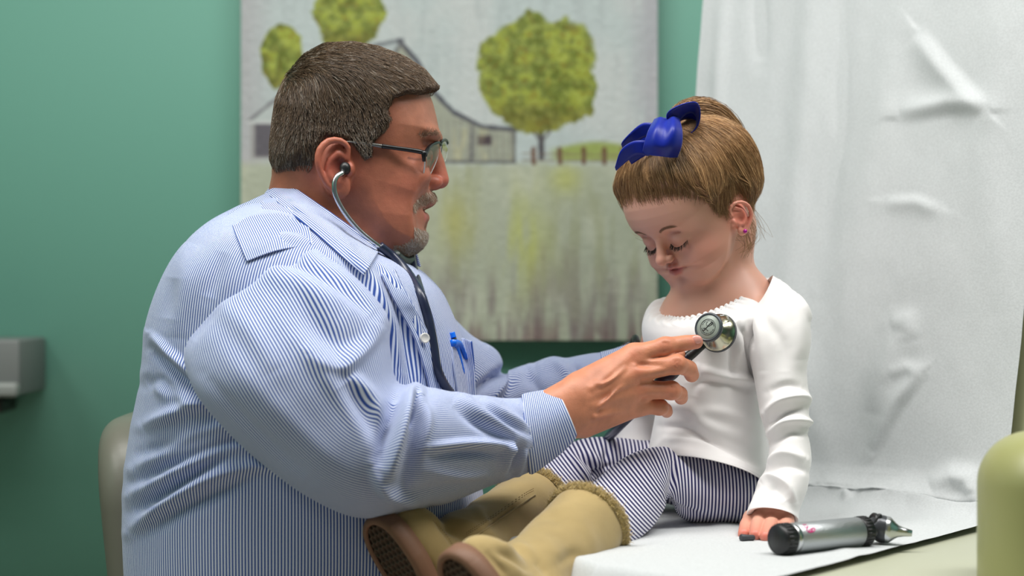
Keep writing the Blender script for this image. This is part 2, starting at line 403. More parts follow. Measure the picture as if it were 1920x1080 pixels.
# ------------------------------------------------------------------ painting
def lat(seed):
    t = np.random.default_rng(seed).random((64, 64))
    def f(x, y):
        xi = np.floor(x).astype(int); yi = np.floor(y).astype(int); fx = x - xi; fy = y - yi
        fx = fx * fx * (3 - 2 * fx); fy = fy * fy * (3 - 2 * fy)
        a = t[xi % 64, yi % 64]; b = t[(xi + 1) % 64, yi % 64]; c = t[xi % 64, (yi + 1) % 64]; d = t[(xi + 1) % 64, (yi + 1) % 64]
        return (a * (1 - fx) + b * fx) * (1 - fy) + (c * (1 - fx) + d * fx) * fy
    return f
def fbm(x, y, seed, n=4):
    o = 0; A = .5
    for k in range(n): o = o + A * lat(seed + k)(x, y); x = x * 2.03; y = y * 2.03; A *= .5
    return o / (1 - .5 ** n)
def paint(X, Y):
    """the canvas: X, Y in frame pixels -> sRGB 0..255"""
    c = np.zeros(X.shape + (3,))
    def mixc(m, col): c[...] = c * (1 - m[..., None]) + np.array(col) * m[..., None]
    c[...] = (174, 183, 182)
    n1 = fbm(X / 90, Y / 160, 1); n2 = fbm(X / 14, Y / 120, 9)
    mixc(.55 * sst(.45, .75, n1), (190, 190, 188)); mixc(.4 * sst(.5, .8, n2), (158, 165, 165))
    mixc(.6 * sst(1150, 1232, X) * sst(.3, .6, n2 + .1), (158, 152, 160)); mixc(.6 * (1 - sst(455, 530, X)), (160, 155, 158))
    # field
    g = sst(296, 318, Y + 14 * (n2 - .5))
    mixc(g, (164, 168, 150))
    n3 = fbm(X / 22, Y / 130, 21); n4 = fbm(X / 40, Y / 70, 33)
    mixc(g * .5 * sst(.5, .75, n4), (184, 186, 168)); mixc(g * .5 * sst(.55, .8, n3), (146, 148, 116))
    mixc(g * .75 * np.exp(-((X - 985) / 38) ** 2 - ((Y - 460) / 90) ** 2) * sst(.25, .6, n3), (178, 182, 92))
    mixc(g * .6 * np.exp(-((X - 1060) / 30) ** 2 - ((Y - 335) / 30) ** 2), (176, 178, 92))
    mixc(g * .4 * np.exp(-((X - 850) / 40) ** 2 - ((Y - 420) / 60) ** 2) * n3 * 2, (170, 166, 96))
    lowm = sst(440, 630, Y + 120 * (n2 - .5))
    mixc(lowm * .62 * sst(.38, .7, n3), (128, 118, 118)); mixc(lowm * .4 * sst(.5, .7, fbm(X / 9, Y / 90, 51)), (104, 84, 92))
    mixc(.5 * sst(585, 637, Y) * sst(.4, .7, fbm(X / 16, Y / 60, 61)), (110, 84, 84))
    # barn: roof, walls
    def pol(p, col, a=1.0, s=3.0):
        d = poly2(X.ravel(), Y.ravel(), p).reshape(X.shape); mixc(a * (1 - sst(-s, s, d)), col)
    def line(p, w_, col, a=.9, s=2.5):
        d = polyline_d(X, Y, p)[0]; mixc(a * (1 - sst(w_ / 2 - s / 2, w_ / 2 + s, d + 3 * (fbm(X / 12, Y / 12, 71) - .5))), col)
    pol([(700, 82), (752, 76), (800, 165), (850, 215), (905, 240), (966, 244), (966, 303), (600, 303), (600, 180)], (150, 152, 138))
    pol([(470, 232), (560, 232), (560, 298), (470, 298)], (150, 148, 146)); pol([(478, 232), (514, 232), (514, 294), (478, 294)], (92, 88, 94))
    pol([(465, 228), (520, 180), (600, 130), (600, 225)], (172, 178, 176))
    line([(465, 228), (522, 182)], 4, (110, 108, 112)); line([(465, 229), (600, 229)], 4, (190, 192, 190))
    pol([(640, 90), (752, 76), (700, 150), (600, 150)], (165, 172, 172))
    line([(690, 88), (754, 75)], 6, (104, 108, 112)); line([(748, 76), (788, 122), (806, 165), (850, 210), (905, 238), (968, 243)], 7, (66, 66, 74))
    line([(754, 78), (742, 96), (735, 130)], 5, (96, 96, 100)); line([(886, 236), (884, 304)], 5, (96, 94, 96)); line([(964, 246), (964, 303)], 4, (96, 94, 92))
    line([(640, 302), (966, 304)], 4, (92, 92, 92))
    for x in range(826, 962, 13): line([(x, 244 if x > 880 else 225), (x, 300)], 1.6, (122, 120, 112), .5)
    pol([(896, 254), (922, 254), (922, 272), (896, 272)], (72, 62, 66))
    mixc(.35 * (X > 826) * (X < 964) * (Y > 240) * (Y < 300) * sst(.5, .7, fbm(X / 10, Y / 50, 81)), (196, 186, 140))
    # trees
    def tree(cx, cy, rx, ry, seed, bumpy=.22):
        a = np.arctan2((Y - cy) / ry, (X - cx) / rx); r = np.sqrt(((X - cx) / rx) ** 2 + ((Y - cy) / ry) ** 2)
        e = 1 + bumpy * (fbm(a * 3 + 20, a * 0 + r * 3, seed) - .5) * 2
        m = 1 - sst(-.05, .05, r - e); q = fbm(X / 16, Y / 16, seed + 5); q2 = fbm(X / 7, Y / 7, seed + 9)
        mixc(m * .93, (112, 122, 50)); mixc(m * .8 * sst(.48, .66, q), (150, 158, 62)); mixc(m * .75 * sst(.5, .7, 1 - q), (86, 98, 34))
        mixc(m * .5 * sst(.55, .7, q2), (164, 170, 84)); mixc(m * .4 * sst(.6, .72, 1 - q2), (120, 96, 34))
        mixc(m * .35 * sst(.3, .9, (Y - cy) / ry), (92, 76, 34))
    line([(1014, 236), (1015, 296)], 9, (66, 62, 66)); line([(990, 228), (1010, 262)], 3, (90, 86, 84)); line([(1044, 230), (1018, 262)], 3, (90, 86, 84))
    tree(1008, 132, 108, 108, 101); tree(1070, 165, 45, 70, 131); tree(527, 105, 40, 58, 111); tree(651, 20, 65, 70, 121)
    line([(527, 160), (527, 200)], 4, (92, 90, 92))
    # hill and fence
    hl = (1 - sst(-6, 6, (282 - 16 * np.exp(-((X - 1120) / 70) ** 2)) - Y)) * sst(1020, 1060, X) * (1 - sst(296, 306, Y))
    mixc(hl * .85, (140, 152, 72))
    for x in (1000, 1049, 1094, 1133, 1168): line([(x, 279), (x + 1, 305)], 7, (98, 66, 52))
    line([(980, 288), (1180, 292)], 2, (120, 104, 88), .6); line([(980, 300), (1180, 302)], 2, (120, 104, 88), .6)
    return c
def srgb2lin(c): c = c / 255.; return np.where(c <= .04045, c / 12.92, ((c + .055) / 1.055) ** 2.4)
gx = np.linspace(452, 1233, 560); gy = np.linspace(-150, 638, 560)
PX, PY = np.meshgrid(gx, gy)
fy = WY - .045
pc = srgb2lin(np.clip(paint(PX, PY), 0, 255)) * 1.17
dd = fy - CAMY
CV = np.stack([(PX - 960) / FPX * dd, np.full(PX.shape, fy), CAMZ + (540 - PY) / FPX * dd], -1)
CV[..., 1] -= .0012 * (fbm(PX / 9, PY / 9, 201) - .5)
n = 560; i = np.arange(n - 1)[:, None] * n; j = np.arange(n - 1)[None]
F = np.stack([i + j, i + n + j, i + n + j + 1, i + j + 1], -1).reshape(-1, 4)
x0, x1 = CV[0, 0, 0], CV[0, -1, 0]; z0, z1 = CV[-1, 0, 2], CV[0, 0, 2]
pt = empty('painting', ((x0 + x1) / 2, WY, z0), 'large canvas painting of a grey barn and green trees on the teal wall', 'painting')
M_paint = mat('canvas_paint', rough=.5, vcol=True, spec=.3)
link('painted_canvas', mesh(CV.reshape(-1, 3), F, col=pc.reshape(-1, 3)), M_paint, pt)
V, F = box(((x0 + x1) / 2, (fy + WY) / 2 + .001, (z0 + z1) / 2), (x1 - x0, WY - fy - .002, z1 - z0))
link('canvas_edge', mesh(V, F), mat('canvas_side', lin(140, 135, 125), .8), pt, smooth=False)

# ------------------------------------------------------------------ wall-mounted grey shelf unit at the far left
M_grey = mat('grey_laminate', lin(112, 116, 114), .5); M_grey2 = mat('grey_laminate_light', lin(134, 138, 134), .45)
wr = empty('wall_desk', P(-60, 740, WY), 'grey fold-down wall desk mounted on the teal wall at the left edge', 'desk')
def pbox(name, x0, y0, x1, y1, ya, yb, m, parent, bv=.003):
    """box whose front face spans the pixel rectangle at depth ya and reaches back to depth yb"""
    a = P(x0, y0, ya); b = P(x1, y1, ya)
    V, F = box(((a[0] + b[0]) / 2, (ya + yb) / 2, (a[2] + b[2]) / 2), (abs(b[0] - a[0]), abs(yb - ya), abs(a[2] - b[2])))
    o = link(name, mesh(V, F), m, parent, smooth=False); bevel(o, bv, 2); return o
pbox('desk_body', -220, 637, 36, 742, .78, WY - .001, M_grey, wr, .004)
pbox('desk_lip', -220, 718, 31, 746, .762, .79, M_grey2, wr, .006)
pbox('bracket', -200, 748, 4, 775, .86, WY - .001, mat('dark_bracket', lin(60, 62, 58), .5), wr, .004)

# ------------------------------------------------------------------ examination table
M_olive = mat('olive_vinyl', lin(156, 158, 124), .42, bump=[(350, .06, .0006)])
M_olive2 = mat('sage_vinyl', lin(178, 180, 158), .42, bump=[(350, .06, .0006)])
M_tbase = mat('table_base_enamel', lin(190, 186, 170), .4)
TZ = CAMZ - .27
tx = np.array([-.7071, -.7071, 0]); tw = np.array([.7071, -.7071, 0])   # along the table, across it (towards the near right)
PL = np.array([.205, .375, TZ]); PR = PL + tw * .46
Rt = np.stack([tx, tw, [0, 0, 1]], 1)
tb = empty('exam_table', tuple(PL + tw * .3 + tx * .15 - np.array([0, 0, TZ])), 'sage green padded medical exam table with raised backrest under white paper', 'exam table')
def cushion(name, c, s, r, m, parent, R=Rt, k=5):
    V, F = box(c, s, R); o = link(name, mesh(V, F), m, parent); bevel(o, r, k); return o
def endt(w_): return .42 + .175 * np.clip(w_, -.1, .32) / .32      # the foot end runs slightly askew
def slabpoly(name, pts, z0, z1, r, m_, parent):
    n = len(pts); V = np.concatenate([[PL + tx * t + tw * w_ + [0, 0, z] for t, w_ in pts] for z in (z0, z1)])
    me = bpy.data.meshes.new(name); me.from_pydata(V.tolist(), [], [list(range(n))[::-1], list(range(n, 2 * n))] + [[i, (i + 1) % n, n + (i + 1) % n, n + i] for i in range(n)]); me.update()
    o = link(name, me, m_, parent); bevel(o, r, 5)
    bm_ = None; return o
slabpoly('seat_cushion', [(-.04, -.07), (endt(-.07) - .0, -.07), (endt(.32) - .0, .32), (endt(.46) + .0, .46), (endt(.46) + .0, .82), (-.04, .82)], -.122, -.002, .03, M_olive2, tb)
# backrest leaning back
lean = .18; upv = nrm(-tx * lean + np.array([0, 0, 1])); bn = np.cross(upv, tw); bn = bn if bn @ tx > 0 else -bn
Rb = np.stack([tw, bn, upv], 1)
cushion('backrest', PL + tw * .265 - bn * .058 + upv * .40 + np.array([0, 0, .0]), (.62, .09, .86), .035, M_olive, tb, R=Rb)
V, F = box(PL + tx * .19 + tw * .30 + [0, 0, -.122 - (TZ - .122) / 2 + 0.0], (.30, .50, TZ - .124), Rt)
o = link('table_base', mesh(V, F), M_tbase, tb); bevel(o, .02)
# padded arm at the near right: upright rounded bolster
aw = P(1962, 940, -.40)
def fa(p):
    q = p - aw; q = q.copy(); rr = np.sqrt(q[:, 0] ** 2 + (q[:, 1] * .8) ** 2)
    z = q[:, 2]
    d = np.stack([rr - .062, np.abs(z + .04) - .105], 1) + .05
    return np.minimum(np.maximum(d[:, 0], d[:, 1]), 0) + np.sqrt((np.maximum(d, 0) ** 2).sum(1)) - .05
V, F = isosurf(fa, aw - [.09, .11, .17], aw + [.09, .11, .10], .005)
link('armrest_pad', mesh(V, F), mat('armrest_vinyl', lin(158, 158, 104), .38), tb)
V, F = pipe([aw + [0, 0, -.13], aw + [0, .02, -.2], aw + [-.02, .2, -.24], PL + tx * .1 + tw * .56 + [0, 0, -.16]], .014, n=30)
link('armrest_bracket', mesh(V, F), mat('bracket_steel', lin(150, 150, 150), .3, 1), tb)

# ------------------------------------------------------------------ paper over the backrest and the seat
m = bpy.data.materials.new('exam_paper'); m.use_nodes = True; nt = m.node_tree; b = nt.nodes['Principled BSDF']
b.inputs['Base Color'].default_value = lin(198, 201, 202); b.inputs['Roughness'].default_value = .85; b.inputs['Specular IOR Level'].default_value = .2
tc = nt.nodes.new('ShaderNodeTexCoord'); n1 = nt.nodes.new('ShaderNodeTexNoise'); n1.inputs['Scale'].default_value = 420; n1.inputs['Detail'].default_value = 3
nt.links.new(tc.outputs['Object'], n1.inputs[0]); mr = nt.nodes.new('ShaderNodeMapRange'); mr.inputs[1].default_value = .35; mr.inputs[2].default_value = .65
mr.inputs[3].default_value = .93; mr.inputs[4].default_value = 1.03
nt.links.new(n1.outputs[0], mr.inputs[0]); vm = nt.nodes.new('ShaderNodeVectorMath'); vm.operation = 'SCALE'; vm.inputs[0].default_value = lin(198, 201, 202)[:3]
nt.links.new(mr.outputs[0], vm.inputs['Scale']); nt.links.new(vm.outputs[0], b.inputs['Base Color'])
bp = nt.nodes.new('ShaderNodeBump'); bp.inputs['Strength'].default_value = .25; bp.inputs['Distance'].default_value = .0006; nt.links.new(n1.outputs[0], bp.inputs['Height']); nt.links.new(bp.outputs[0], b.inputs['Normal'])
M_paper = m
def paper():
    nu, nv = 420, 260
    s = np.linspace(0, 1, nu); v = np.linspace(0, 1, nv)
    Lb, Ls, r = .86, .62, .035        # up the backrest, along the seat, fillet radius
    path = []
    B0 = PL + bn * -.010
    # from the top of the backrest down, then over the seat to the foot end
    tot = Lb + Ls
    G = np.zeros((nu, nv, 3)); N = np.zeros((nu, nv, 3)); A = np.zeros((nu, nv))
    for i_, q in enumerate(s * tot):
        if q < Lb: h = Lb - q; c = PL + upv * h + np.array([0, 0, .0]); nn = bn
        else: h = -(q - Lb); c = PL; nn = np.array([0, 0, 1.])
        t_ = sst(-.05, .05, h); nn = nrm(bn * t_ + np.array([0, 0, 1.]) * (1 - t_))
        fil = .022 * np.exp(-(h / .035) ** 2)
        G[i_] = (c + nn * (.004 + fil))[None] + (v * (.505 + .05 * max(h, 0) + .16 * max(-h, 0)) - .045 * max(h, 0))[:, None] * tw; N[i_] = nn; A[i_] = h
        if q >= Lb: G[i_] += ((-h / Ls) * (endt(v * .46) + .022))[:, None] * tx
    # skew: lower part of the near edge swings towards the foot
    h = A; Vv = np.repeat(v[None], nu, 0)
    X, Y = topx(G)
    d = 0.0022 * (fbm(Vv * 5, h * 5, 301) - .5) * (1 + 2 * (h > .05))
    def fold(pl, wd, am, side=0):
        D, T, S = polyline_d(X, Y, pl); tap = np.sin(PI * np.clip(T, .02, .98)) ** .5
        pr = np.exp(-(D / wd) ** 2)
        if side: pr = pr * sst(-.6, .6, S * side * D / wd + .0) * 1.6
        return am * pr * tap
    up = h > .02
    d += up * (fold([(1525, -60), (1500, 300), (1470, 620)], 26, .006) - fold([(1580, -60), (1575, 260), (1530, 560)], 18, .003)
        + fold([(1700, -60), (1660, 200), (1600, 500), (1560, 800)], 40, .006) + fold([(1360, -40), (1345, 200), (1350, 400)], 14, .004)
        + fold([(1725, 60), (1780, 130), (1855, 208)], 34, .006, 1) + fold([(1855, 208), (1780, 205), (1690, 222)], 28, .006, 1)
        + fold([(1660, 375), (1720, 372), (1765, 390)], 22, .003, 1) + fold([(1670, 610), (1700, 602), (1712, 640)], 20, .0045)
        + fold([(1690, 620), (1660, 700), (1640, 780)], 24, .007) + fold([(1735, 700), (1690, 760), (1640, 850)], 22, .007, 1) + fold([(1735, 698), (1700, 690), (1670, 705)], 12, .004)
        + fold([(1500, 640), (1520, 760), (1560, 900)], 30, .004)
        + fold([(1880, -40), (1850, 300), (1880, 600)], 40, .004) + fold([(1420, -60), (1425, 120)], 16, -.004))
    cr = np.exp(-((h - .01) / .03) ** 2)
    d += cr * (.018 * np.maximum(0, fbm(Vv * 7, h * 14, 311) - .42) * 2.4)
    d += fold([(1560, 985), (1650, 935), (1700, 925), (1760, 950)], 24, .009) + fold([(1745, 915), (1790, 895), (1820, 900), (1838, 940)], 20, .014) + fold([(1580, 930), (1592, 940)], 8, .006)
    d += (h < 0) * (.0018 * (fbm(Vv * 8 + h * 12, h * 5, 321)) + fold([(1230, 985), (1330, 978), (1400, 1000)], 10, .002) + fold([(1160, 1060), (1260, 1010), (1400, 1012)], 8, .0016) + fold([(1280, 1050), (1480, 1060), (1700, 1010)], 9, .0015)
        + fold([(1500, 1000), (1640, 1060)], 9, .0014) + fold([(1700, 985), (1800, 965)], 9, .003))
    d = np.maximum(d, -.003)
    fr_ = np.linspace(0, 1, nu)[:, None]; G = G - np.array([0, 0, 1.]) * (.030 * sst(.975, 1.0, fr_) ** 2 + 0 * Vv)[..., None]
    G = G + N * d[..., None]
    # near edge waviness and torn left edge
    G += tw * ((Vv == 1) * .004 * fbm(h * 9, h * 0 + 3, 341))[..., None]
    i = np.arange(nu - 1)[:, None] * nv; j = np.arange(nv - 1)[None]
    F = np.stack([i + j, i + nv + j, i + nv + j + 1, i + j + 1], -1).reshape(-1, 4)
    return G.reshape(-1, 3), F
V, F = paper()
pp = link('exam_paper', mesh(V, F), M_paper); tag(pp, 'white crinkled paper sheet hanging over the backrest and covering the exam table seat', 'paper')

# ------------------------------------------------------------------ the man's chair
M_chair = mat('chair_vinyl', lin(118, 116, 104), .38, bump=[(300, .05, .0005)])
ch = empty('office_chair', (-.35, .1, 0), 'grey vinyl chair with rounded back behind the seated man in striped shirt', 'chair')
cc = P(286, 958, .20)
def fchair(p):
    q = p - cc; q = q.copy(); ang = .10; x = q[:, 0] * math.cos(ang) + q[:, 2] * math.sin(ang) + .16 * q[:, 1] ** 2 * -2; z = -q[:, 0] * math.sin(ang) + q[:, 2] * math.cos(ang)
    d = np.stack([np.abs(x) - .035 + .0, np.abs(q[:, 1]) - .20, np.abs(z + .12) - .245], 1)
    dyz = np.sqrt((np.maximum(d[:, 1:] + .10, 0) ** 2).sum(1)) - .10 + np.minimum(np.maximum(d[:, 1], d[:, 2]) + .10, 0)
    e = np.stack([d[:, 0], dyz], 1) + .028
    return np.minimum(np.maximum(e[:, 0], e[:, 1]), 0) + np.sqrt((np.maximum(e, 0) ** 2).sum(1)) - .028
V, F = isosurf(fchair, cc - [.12, .26, .42], cc + [.12, .26, .18], .006)
link('backrest', mesh(V, F), M_chair, ch)
V, F = box((-.2, .02, .46), (.48, .46, .07)); o = link('seat', mesh(V, F), M_chair, ch); bevel(o, .03, 4)
V, F = pipe([(-.44, .02, .66), (-.46, .02, .5), (-.38, .02, .42), (-.2, .02, .42)], .018, n=24); M_chrome = mat('chrome', lin(190, 190, 190), .25, 1); link('back_support', mesh(V, F), M_chrome, ch)
V, F = pipe([(-.2, .02, .42), (-.2, .02, .1)], .028, n=6); link('column', mesh(V, F), M_chrome, ch)
M_blk = mat('black_plastic', lin(28, 28, 30), .35)
for k in range(5):
    a = k * 2 * PI / 5 + .3; V, F = pipe([(-.2, .02, .11), (-.2 + .15 * math.cos(a), .02 + .15 * math.sin(a), .10), (-.2 + .29 * math.cos(a), .02 + .29 * math.sin(a), .075)], [.022, .017, .014], n=12)
    lg = link('leg', mesh(V, F), M_blk, ch)
    V, F = lathe((-.2 + .29 * math.cos(a) - .012, .02 + .29 * math.sin(a), .03), (1, 0, 0), [(0, 0), (0, .028), (.003, .03), (.021, .03), (.024, .028), (.024, 0)], 20)
    link('caster', mesh(V, F), M_blk, lg)
# ------------------------------------------------------------------ the man: one continuous body
S0 = FPX / 2.2                                      # pixels per metre on the plane y = 0
def flatpx(p): return p[:, 0] * S0 + 960, 540 - (p[:, 2] - CAMZ) * S0
M_skinm = mat('skin_man', rough=.47, vcol=True, sss=.12, spec=.45, noise=(70, .11, 5), bump=[(800, .3, .0006), (220, .25, .0010)])
FACE = [(806, 178), (815, 205), (821, 232), (823, 250), (817, 266), (811, 290), (806, 318), (806, 342), (809, 358), (815, 370), (812, 381), (798, 386),
        (792, 394), (797, 400), (801, 410), (795, 420), (788, 428), (796, 441), (794, 455), (780, 467), (745, 474), (705, 470), (655, 440), (620, 400), (560, 352),
        (534, 310), (524, 260), (527, 210), (545, 160), (580, 118), (630, 100), (690, 102), (745, 118), (785, 145)]
def smooth2(poly):
    q = np.asarray(poly, float); n = len(q); o = []
    for i in range(n): a, b, c, d = q[i - 1], q[i], q[(i + 1) % n], q[(i + 2) % n]; o += [b, (9 * (b + c) - a - d) / 16]
    return np.array(o)
FACE = smooth2(FACE)
def inflate(p, poly, W, D, e=2.3):
    u, v = flatpx(p); d = -poly2(u, v, poly) / S0
    t = 1 - np.minimum(d / D, 1)
    W = W(u, v) if callable(W) else W
    return ((t ** e + np.abs(p[:, 1] / W) ** e) ** (1 / e) - 1) * D * .85
def Wman(u, v): return .079 - .012 * sst(300, 470, v) * sst(640, 790, u) - .002
def mir(p): q = p.copy(); q[:, 1] = -np.abs(q[:, 1]); return q
def head_man(p):
    f = inflate(p, FACE, Wman, .060, 2.15)
    q = mir(p)
    f = smax(f, -ell(q, P(829, 289, -.034), (.017, .017, .012)), .013)                       # eye socket
    f = smin(f, ell(q, P(788, 292, -.033), (.0135, .014, .0115)), .006)                      # eyeball under the lids
    f = smin(f, ell(q, P(806, 253, -.026), (.012, .022, .0065)), .010)                       # brow
    f = smin(f, ell(q, P(764, 338, -.046), (.026, .018, .018)), .02)                         # cheekbone
    f = smin(f, ell(q, P(742, 410, -.042), (.036, .026, .040)), .02)                         # jowl
    f = smax(f, -ell(q, P(822, 398, -.052), (.026, .026, .034)), .014)                       # the mouth region turns back to the cheek
    f = smin(f, tube(p, [P(812, 272), P(820, 305), P(825, 337)], [.006, .0082, .0102]), .008)   # nose
    f = smin(f, ell(q, P(812, 342, -.0125), (.0105, .0075, .0078)), .004)
    f = smax(f, -ell(q, P(822, 354, -.0065), (.0062, .0035, .0035)), .002)
    f = smax(f, -tube(q, [P(800, 345, -.0225), P(786, 362, -.033), P(776, 388, -.040), P(770, 410, -.042)], [.001, .0016, .0016, .001]), .006)
    f = smax(f, -tube(q, [P(772, 303, -.047), P(784, 312, -.042), P(800, 310, -.030)], [.0008, .001, .0008]), .004)   # bag under the eye
    f = smax(f, -ell(p, P(800, 394, 0), (.022, .0262, .0056)), .003)
    f = smin(f, tube(q, [P(810, 378, 0), P(804, 381, -.011), P(791, 387, -.020), P(777, 392, -.027)], [.0046, .0042, .0030, .0012]), .0035)       # lips
    f = smin(f, tube(q, [P(795, 408, 0), P(790, 406, -.011), P(784, 401, -.020), P(776, 394, -.027)], [.0060, .0054, .0036, .0012]), .0035)
    f = smax(f, -tube(q, [P(765, 296, -.0475), P(776, 299, -.047), P(794, 299, -.040), P(803, 296, -.030)], .0006), .0015)      # lid line
    f = smax(f, -tube(q, [P(768, 286, -.050), P(780, 283, -.047), P(796, 284, -.038)], .0005), .003)
    for k_ in range(3): f = smax(f, -tube(q, [P(762 - k_ * 3, 296 + k_ * 5, -.052), P(746 - k_ * 4, 290 + 10 * k_, -.060)], .0004), .002)
    # ear
    f = smin(f, ell(q, P(629, 313, -.078), (.0165, .010, .029)), .006)
    f = smin(f, ell(q, P(639, 350, -.081), (.0105, .005, .0125)), .004)
    f = smax(f, -ell(q, P(637, 314, -.096), (.0115, .015, .0165)), .003)
    f = smax(f, -ell(q, P(645, 318, -.086), (.0060, .014, .0070)), .003)
    f = smax(f, -ell(q, P(624, 284, -.093), (.0125, .007, .010)), .003)
    hx = spline([[*P(652, 298, -.083), .0022], [*P(653, 277, -.084), .0028], [*P(638, 264, -.087), .0034], [*P(616, 265, -.090), .0038], [*P(600, 281, -.093), .0040], [*P(596, 303, -.094), .0036], [*P(602, 326, -.091), .0032], [*P(614, 346, -.087), .003], [*P(630, 360, -.083), .003]], 17)
    f = smin(f, tube(q, hx[:, :3], hx[:, 3]), .0026)
    ax_ = spline([P(632, 288, -.086), P(619, 300, -.088), P(613, 317, -.088), P(620, 335, -.086), P(636, 343, -.084)], 9)
    f = smin(f, tube(q, ax_, .0024), .005)
    f = smin(f, ell(q, P(657, 317, -.081), (.0042, .0050, .0065)), .005)
    # neck
    f = smin(f, cap(p, P(612, 345, 0), P(588, 500, 0), .060, .078), .03)
    f = smin(f, cap(p, P(690, 430, 0), P(650, 500, 0), .045, .06), .03)
    return f
def hand_man(p):
    W1, W2 = P(1075, 742, -.132), P(1078, 784, -.13)
    f = smin(cap(p, P(930, 822, -.16), W1, .020, .0205), cap(p, P(930, 845, -.16), W2, .020, .0205), .02)
    M = [P(1188, 666, -.100), P(1196, 697, -.106), P(1201, 731, -.100), P(1196, 761, -.089)]
    B = [P(1092, 722, -.124), P(1092, 744, -.129), P(1092, 768, -.127), P(1096, 792, -.118)]
    RB = [.0165, .017, .017, .0165]; RM = [.0125, .0128, .0122, .0112]
    for k in range(4): f = smin(f, cap(p, B[k], M[k], RB[k], RM[k]), .010)
    F_ = [([M[0], P(1247, 650, -.095), P(1286, 643, -.086), P(1305, 641, -.081)], [.0112, .0098, .0086, .0078]),
          ([M[1], P(1268, 683, -.100), P(1292, 691, -.082), P(1297, 703, -.066)], [.0114, .0100, .0090, .0082]),
          ([M[2], P(1259, 732, -.094), P(1275, 738, -.076), P(1277, 746, -.062)], [.0108, .0094, .0084, .0076]),
          ([M[3], P(1237, 763, -.083), P(1248, 768, -.070), P(1250, 772, -.060)], [.0098, .0082, .0074, .0068])]
    fg = None
    for pts, rs in F_:
        e = tube(p, pts, rs)
        e = smin(e, ell(p, pts[1] + [0, -.001, 0], (rs[1] * 1.1, rs[1] * 1.06, rs[1] * 1.1)), .004)
        fg = e if fg is None else smin(fg, e, .0025)
    f = smin(f, fg, .007)
    f = smin(f, tube(p, [P(1120, 740, -.10), P(1190, 700, -.065), P(1240, 682, -.052), P(1272, 668, -.05)], [.017, .0135, .0115, .009]), .01)
    for k, (a, b_) in enumerate([((1108, 728), M[0]), ((1106, 745), M[1]), ((1108, 760), M[2]), ((1115, 782), M[3])]):     # tendons and veins
        A_ = P(a[0], a[1], -.1435); f = smin(f, cap(p, A_, b_ + [-.004, -.0098, 0], .0020, .0026), .006)
    f = smin(f, tube(p, spline([P(1100, 712, -.132), P(1122, 722, -.1405), P(1146, 712, -.1365), P(1170, 692, -.122)], 8), .0010), .005)
    f = smin(f, tube(p, spline([P(1100, 775, -.140), P(1130, 758, -.1425), P(1158, 730, -.132), P(1180, 716, -.119)], 8), .0010), .005)
    for k, (a, b_) in enumerate([(M[0], M[1]), (M[1], M[2]), (M[2], M[3])]):      # webs between the knuckles
        c = (a + b_) / 2; f = smax(f, -ell(p, c + [.016, -.013, -.001], (.014, .006, .003)), .006)
    for pts, rs in F_[:3]:
        for s_ in (-.0030, -.0008, .0016, .0036): f = smax(f, -tube(p, [pts[1] + [s_, -rs[1] * 1.03, .0045], pts[1] + [s_ + .0008, -rs[1] * 1.12, 0], pts[1] + [s_ + .0004, -rs[1] * 1.03, -.0045]], .0002), .0022)
    return f
def body_man(p):
    f = boxed(p, [-.285, -.11, 1.05], [-.06, .11, 1.32], head_man)
    t = ell(p, P(560, 690, 0), (.155, .15, .17)); t = smin(t, ell(p, P(565, 930, 0), (.165, .16, .20)), .05)
    t = smin(t, cap(p, P(545, 545, -.09), P(545, 545, .09), .045), .05)
    f = smin(f, t, .03)
    f = smin(f, tube(p, [P(520, 600, -.15), P(560, 760, -.20), P(680, 880, -.215), P(930, 830, -.155)], [.035, .035, .035, .022]), .03)
    f = smin(f, tube(p, [P(700, 620, .13), P(890, 720, .19), P(940, 745, .20), P(1035, 722, .18), P(1150, 690, .135), P(1192, 674, .115), P(1225, 690, .09)], [.04, .024, .018, .018, .018, .020, .025]), .03)
    for k in range(4): f = smin(f, tube(p, [P(1190, 672 + 13 * k, .095), P(1240, 670 + 15 * k, .065), P(1262, 680 + 14 * k, .045)], [.011, .0095, .008]), .006)
    f = smin(f, tube(p, [P(1180, 690, .10), P(1220, 720, .07), P(1245, 735, .05)], [.013, .011, .009]), .008)
    h = boxed(p, [-.02, -.2, .83], [.22, -.02, 1.0], hand_man)
    return smin(f, h, .01)
xs = axis([(-.44, -.276, .007), (-.276, -.062, .00145), (-.062, .045, .006), (.045, .212, .00145)])
zs = axis([(.68, .86, .007), (.86, .992, .0015), (.992, 1.06, .0022), (1.06, 1.31, .0015)])
ys = axis([(-.31, -.15, .006), (-.15, -.035, .00145), (-.035, .10, .0018), (.10, .32, .007)])
bV, bQ = iso(body_man, xs, ys, zs)
def blob(u, v, x, y, r): return np.exp(-((u - x) ** 2 + (v - y) ** 2) / r ** 2)
def tint(C, m, col): return C * (1 - m[:, None]) + srgb2lin(np.array(col, float)) * m[:, None]
u, v = topx(bV)
C = np.repeat(srgb2lin(np.array([[206, 136, 104.]])), len(bV), 0)
C = tint(C, .8 * (bV[:, 2] > 1.05), (152, 90, 68)); C = tint(C, .6 * blob(u, v, 626, 312, 46), (204, 106, 88)); C = tint(C, .7 * blob(u, v, 636, 308, 17), (128, 58, 50)); C = tint(C, .55 * blob(u, v, 832, 338, 24), (206, 112, 94))  # head redder, and darker for its shaded cheek; ear hollow painted with shade
C = tint(C, .45 * blob(u, v, 770, 352, 46), (200, 118, 96)); C = tint(C, .35 * blob(u, v, 700, 420, 70), (186, 112, 90))
C = tint(C, .4 * blob(u, v, 790, 215, 45), (212, 150, 124))
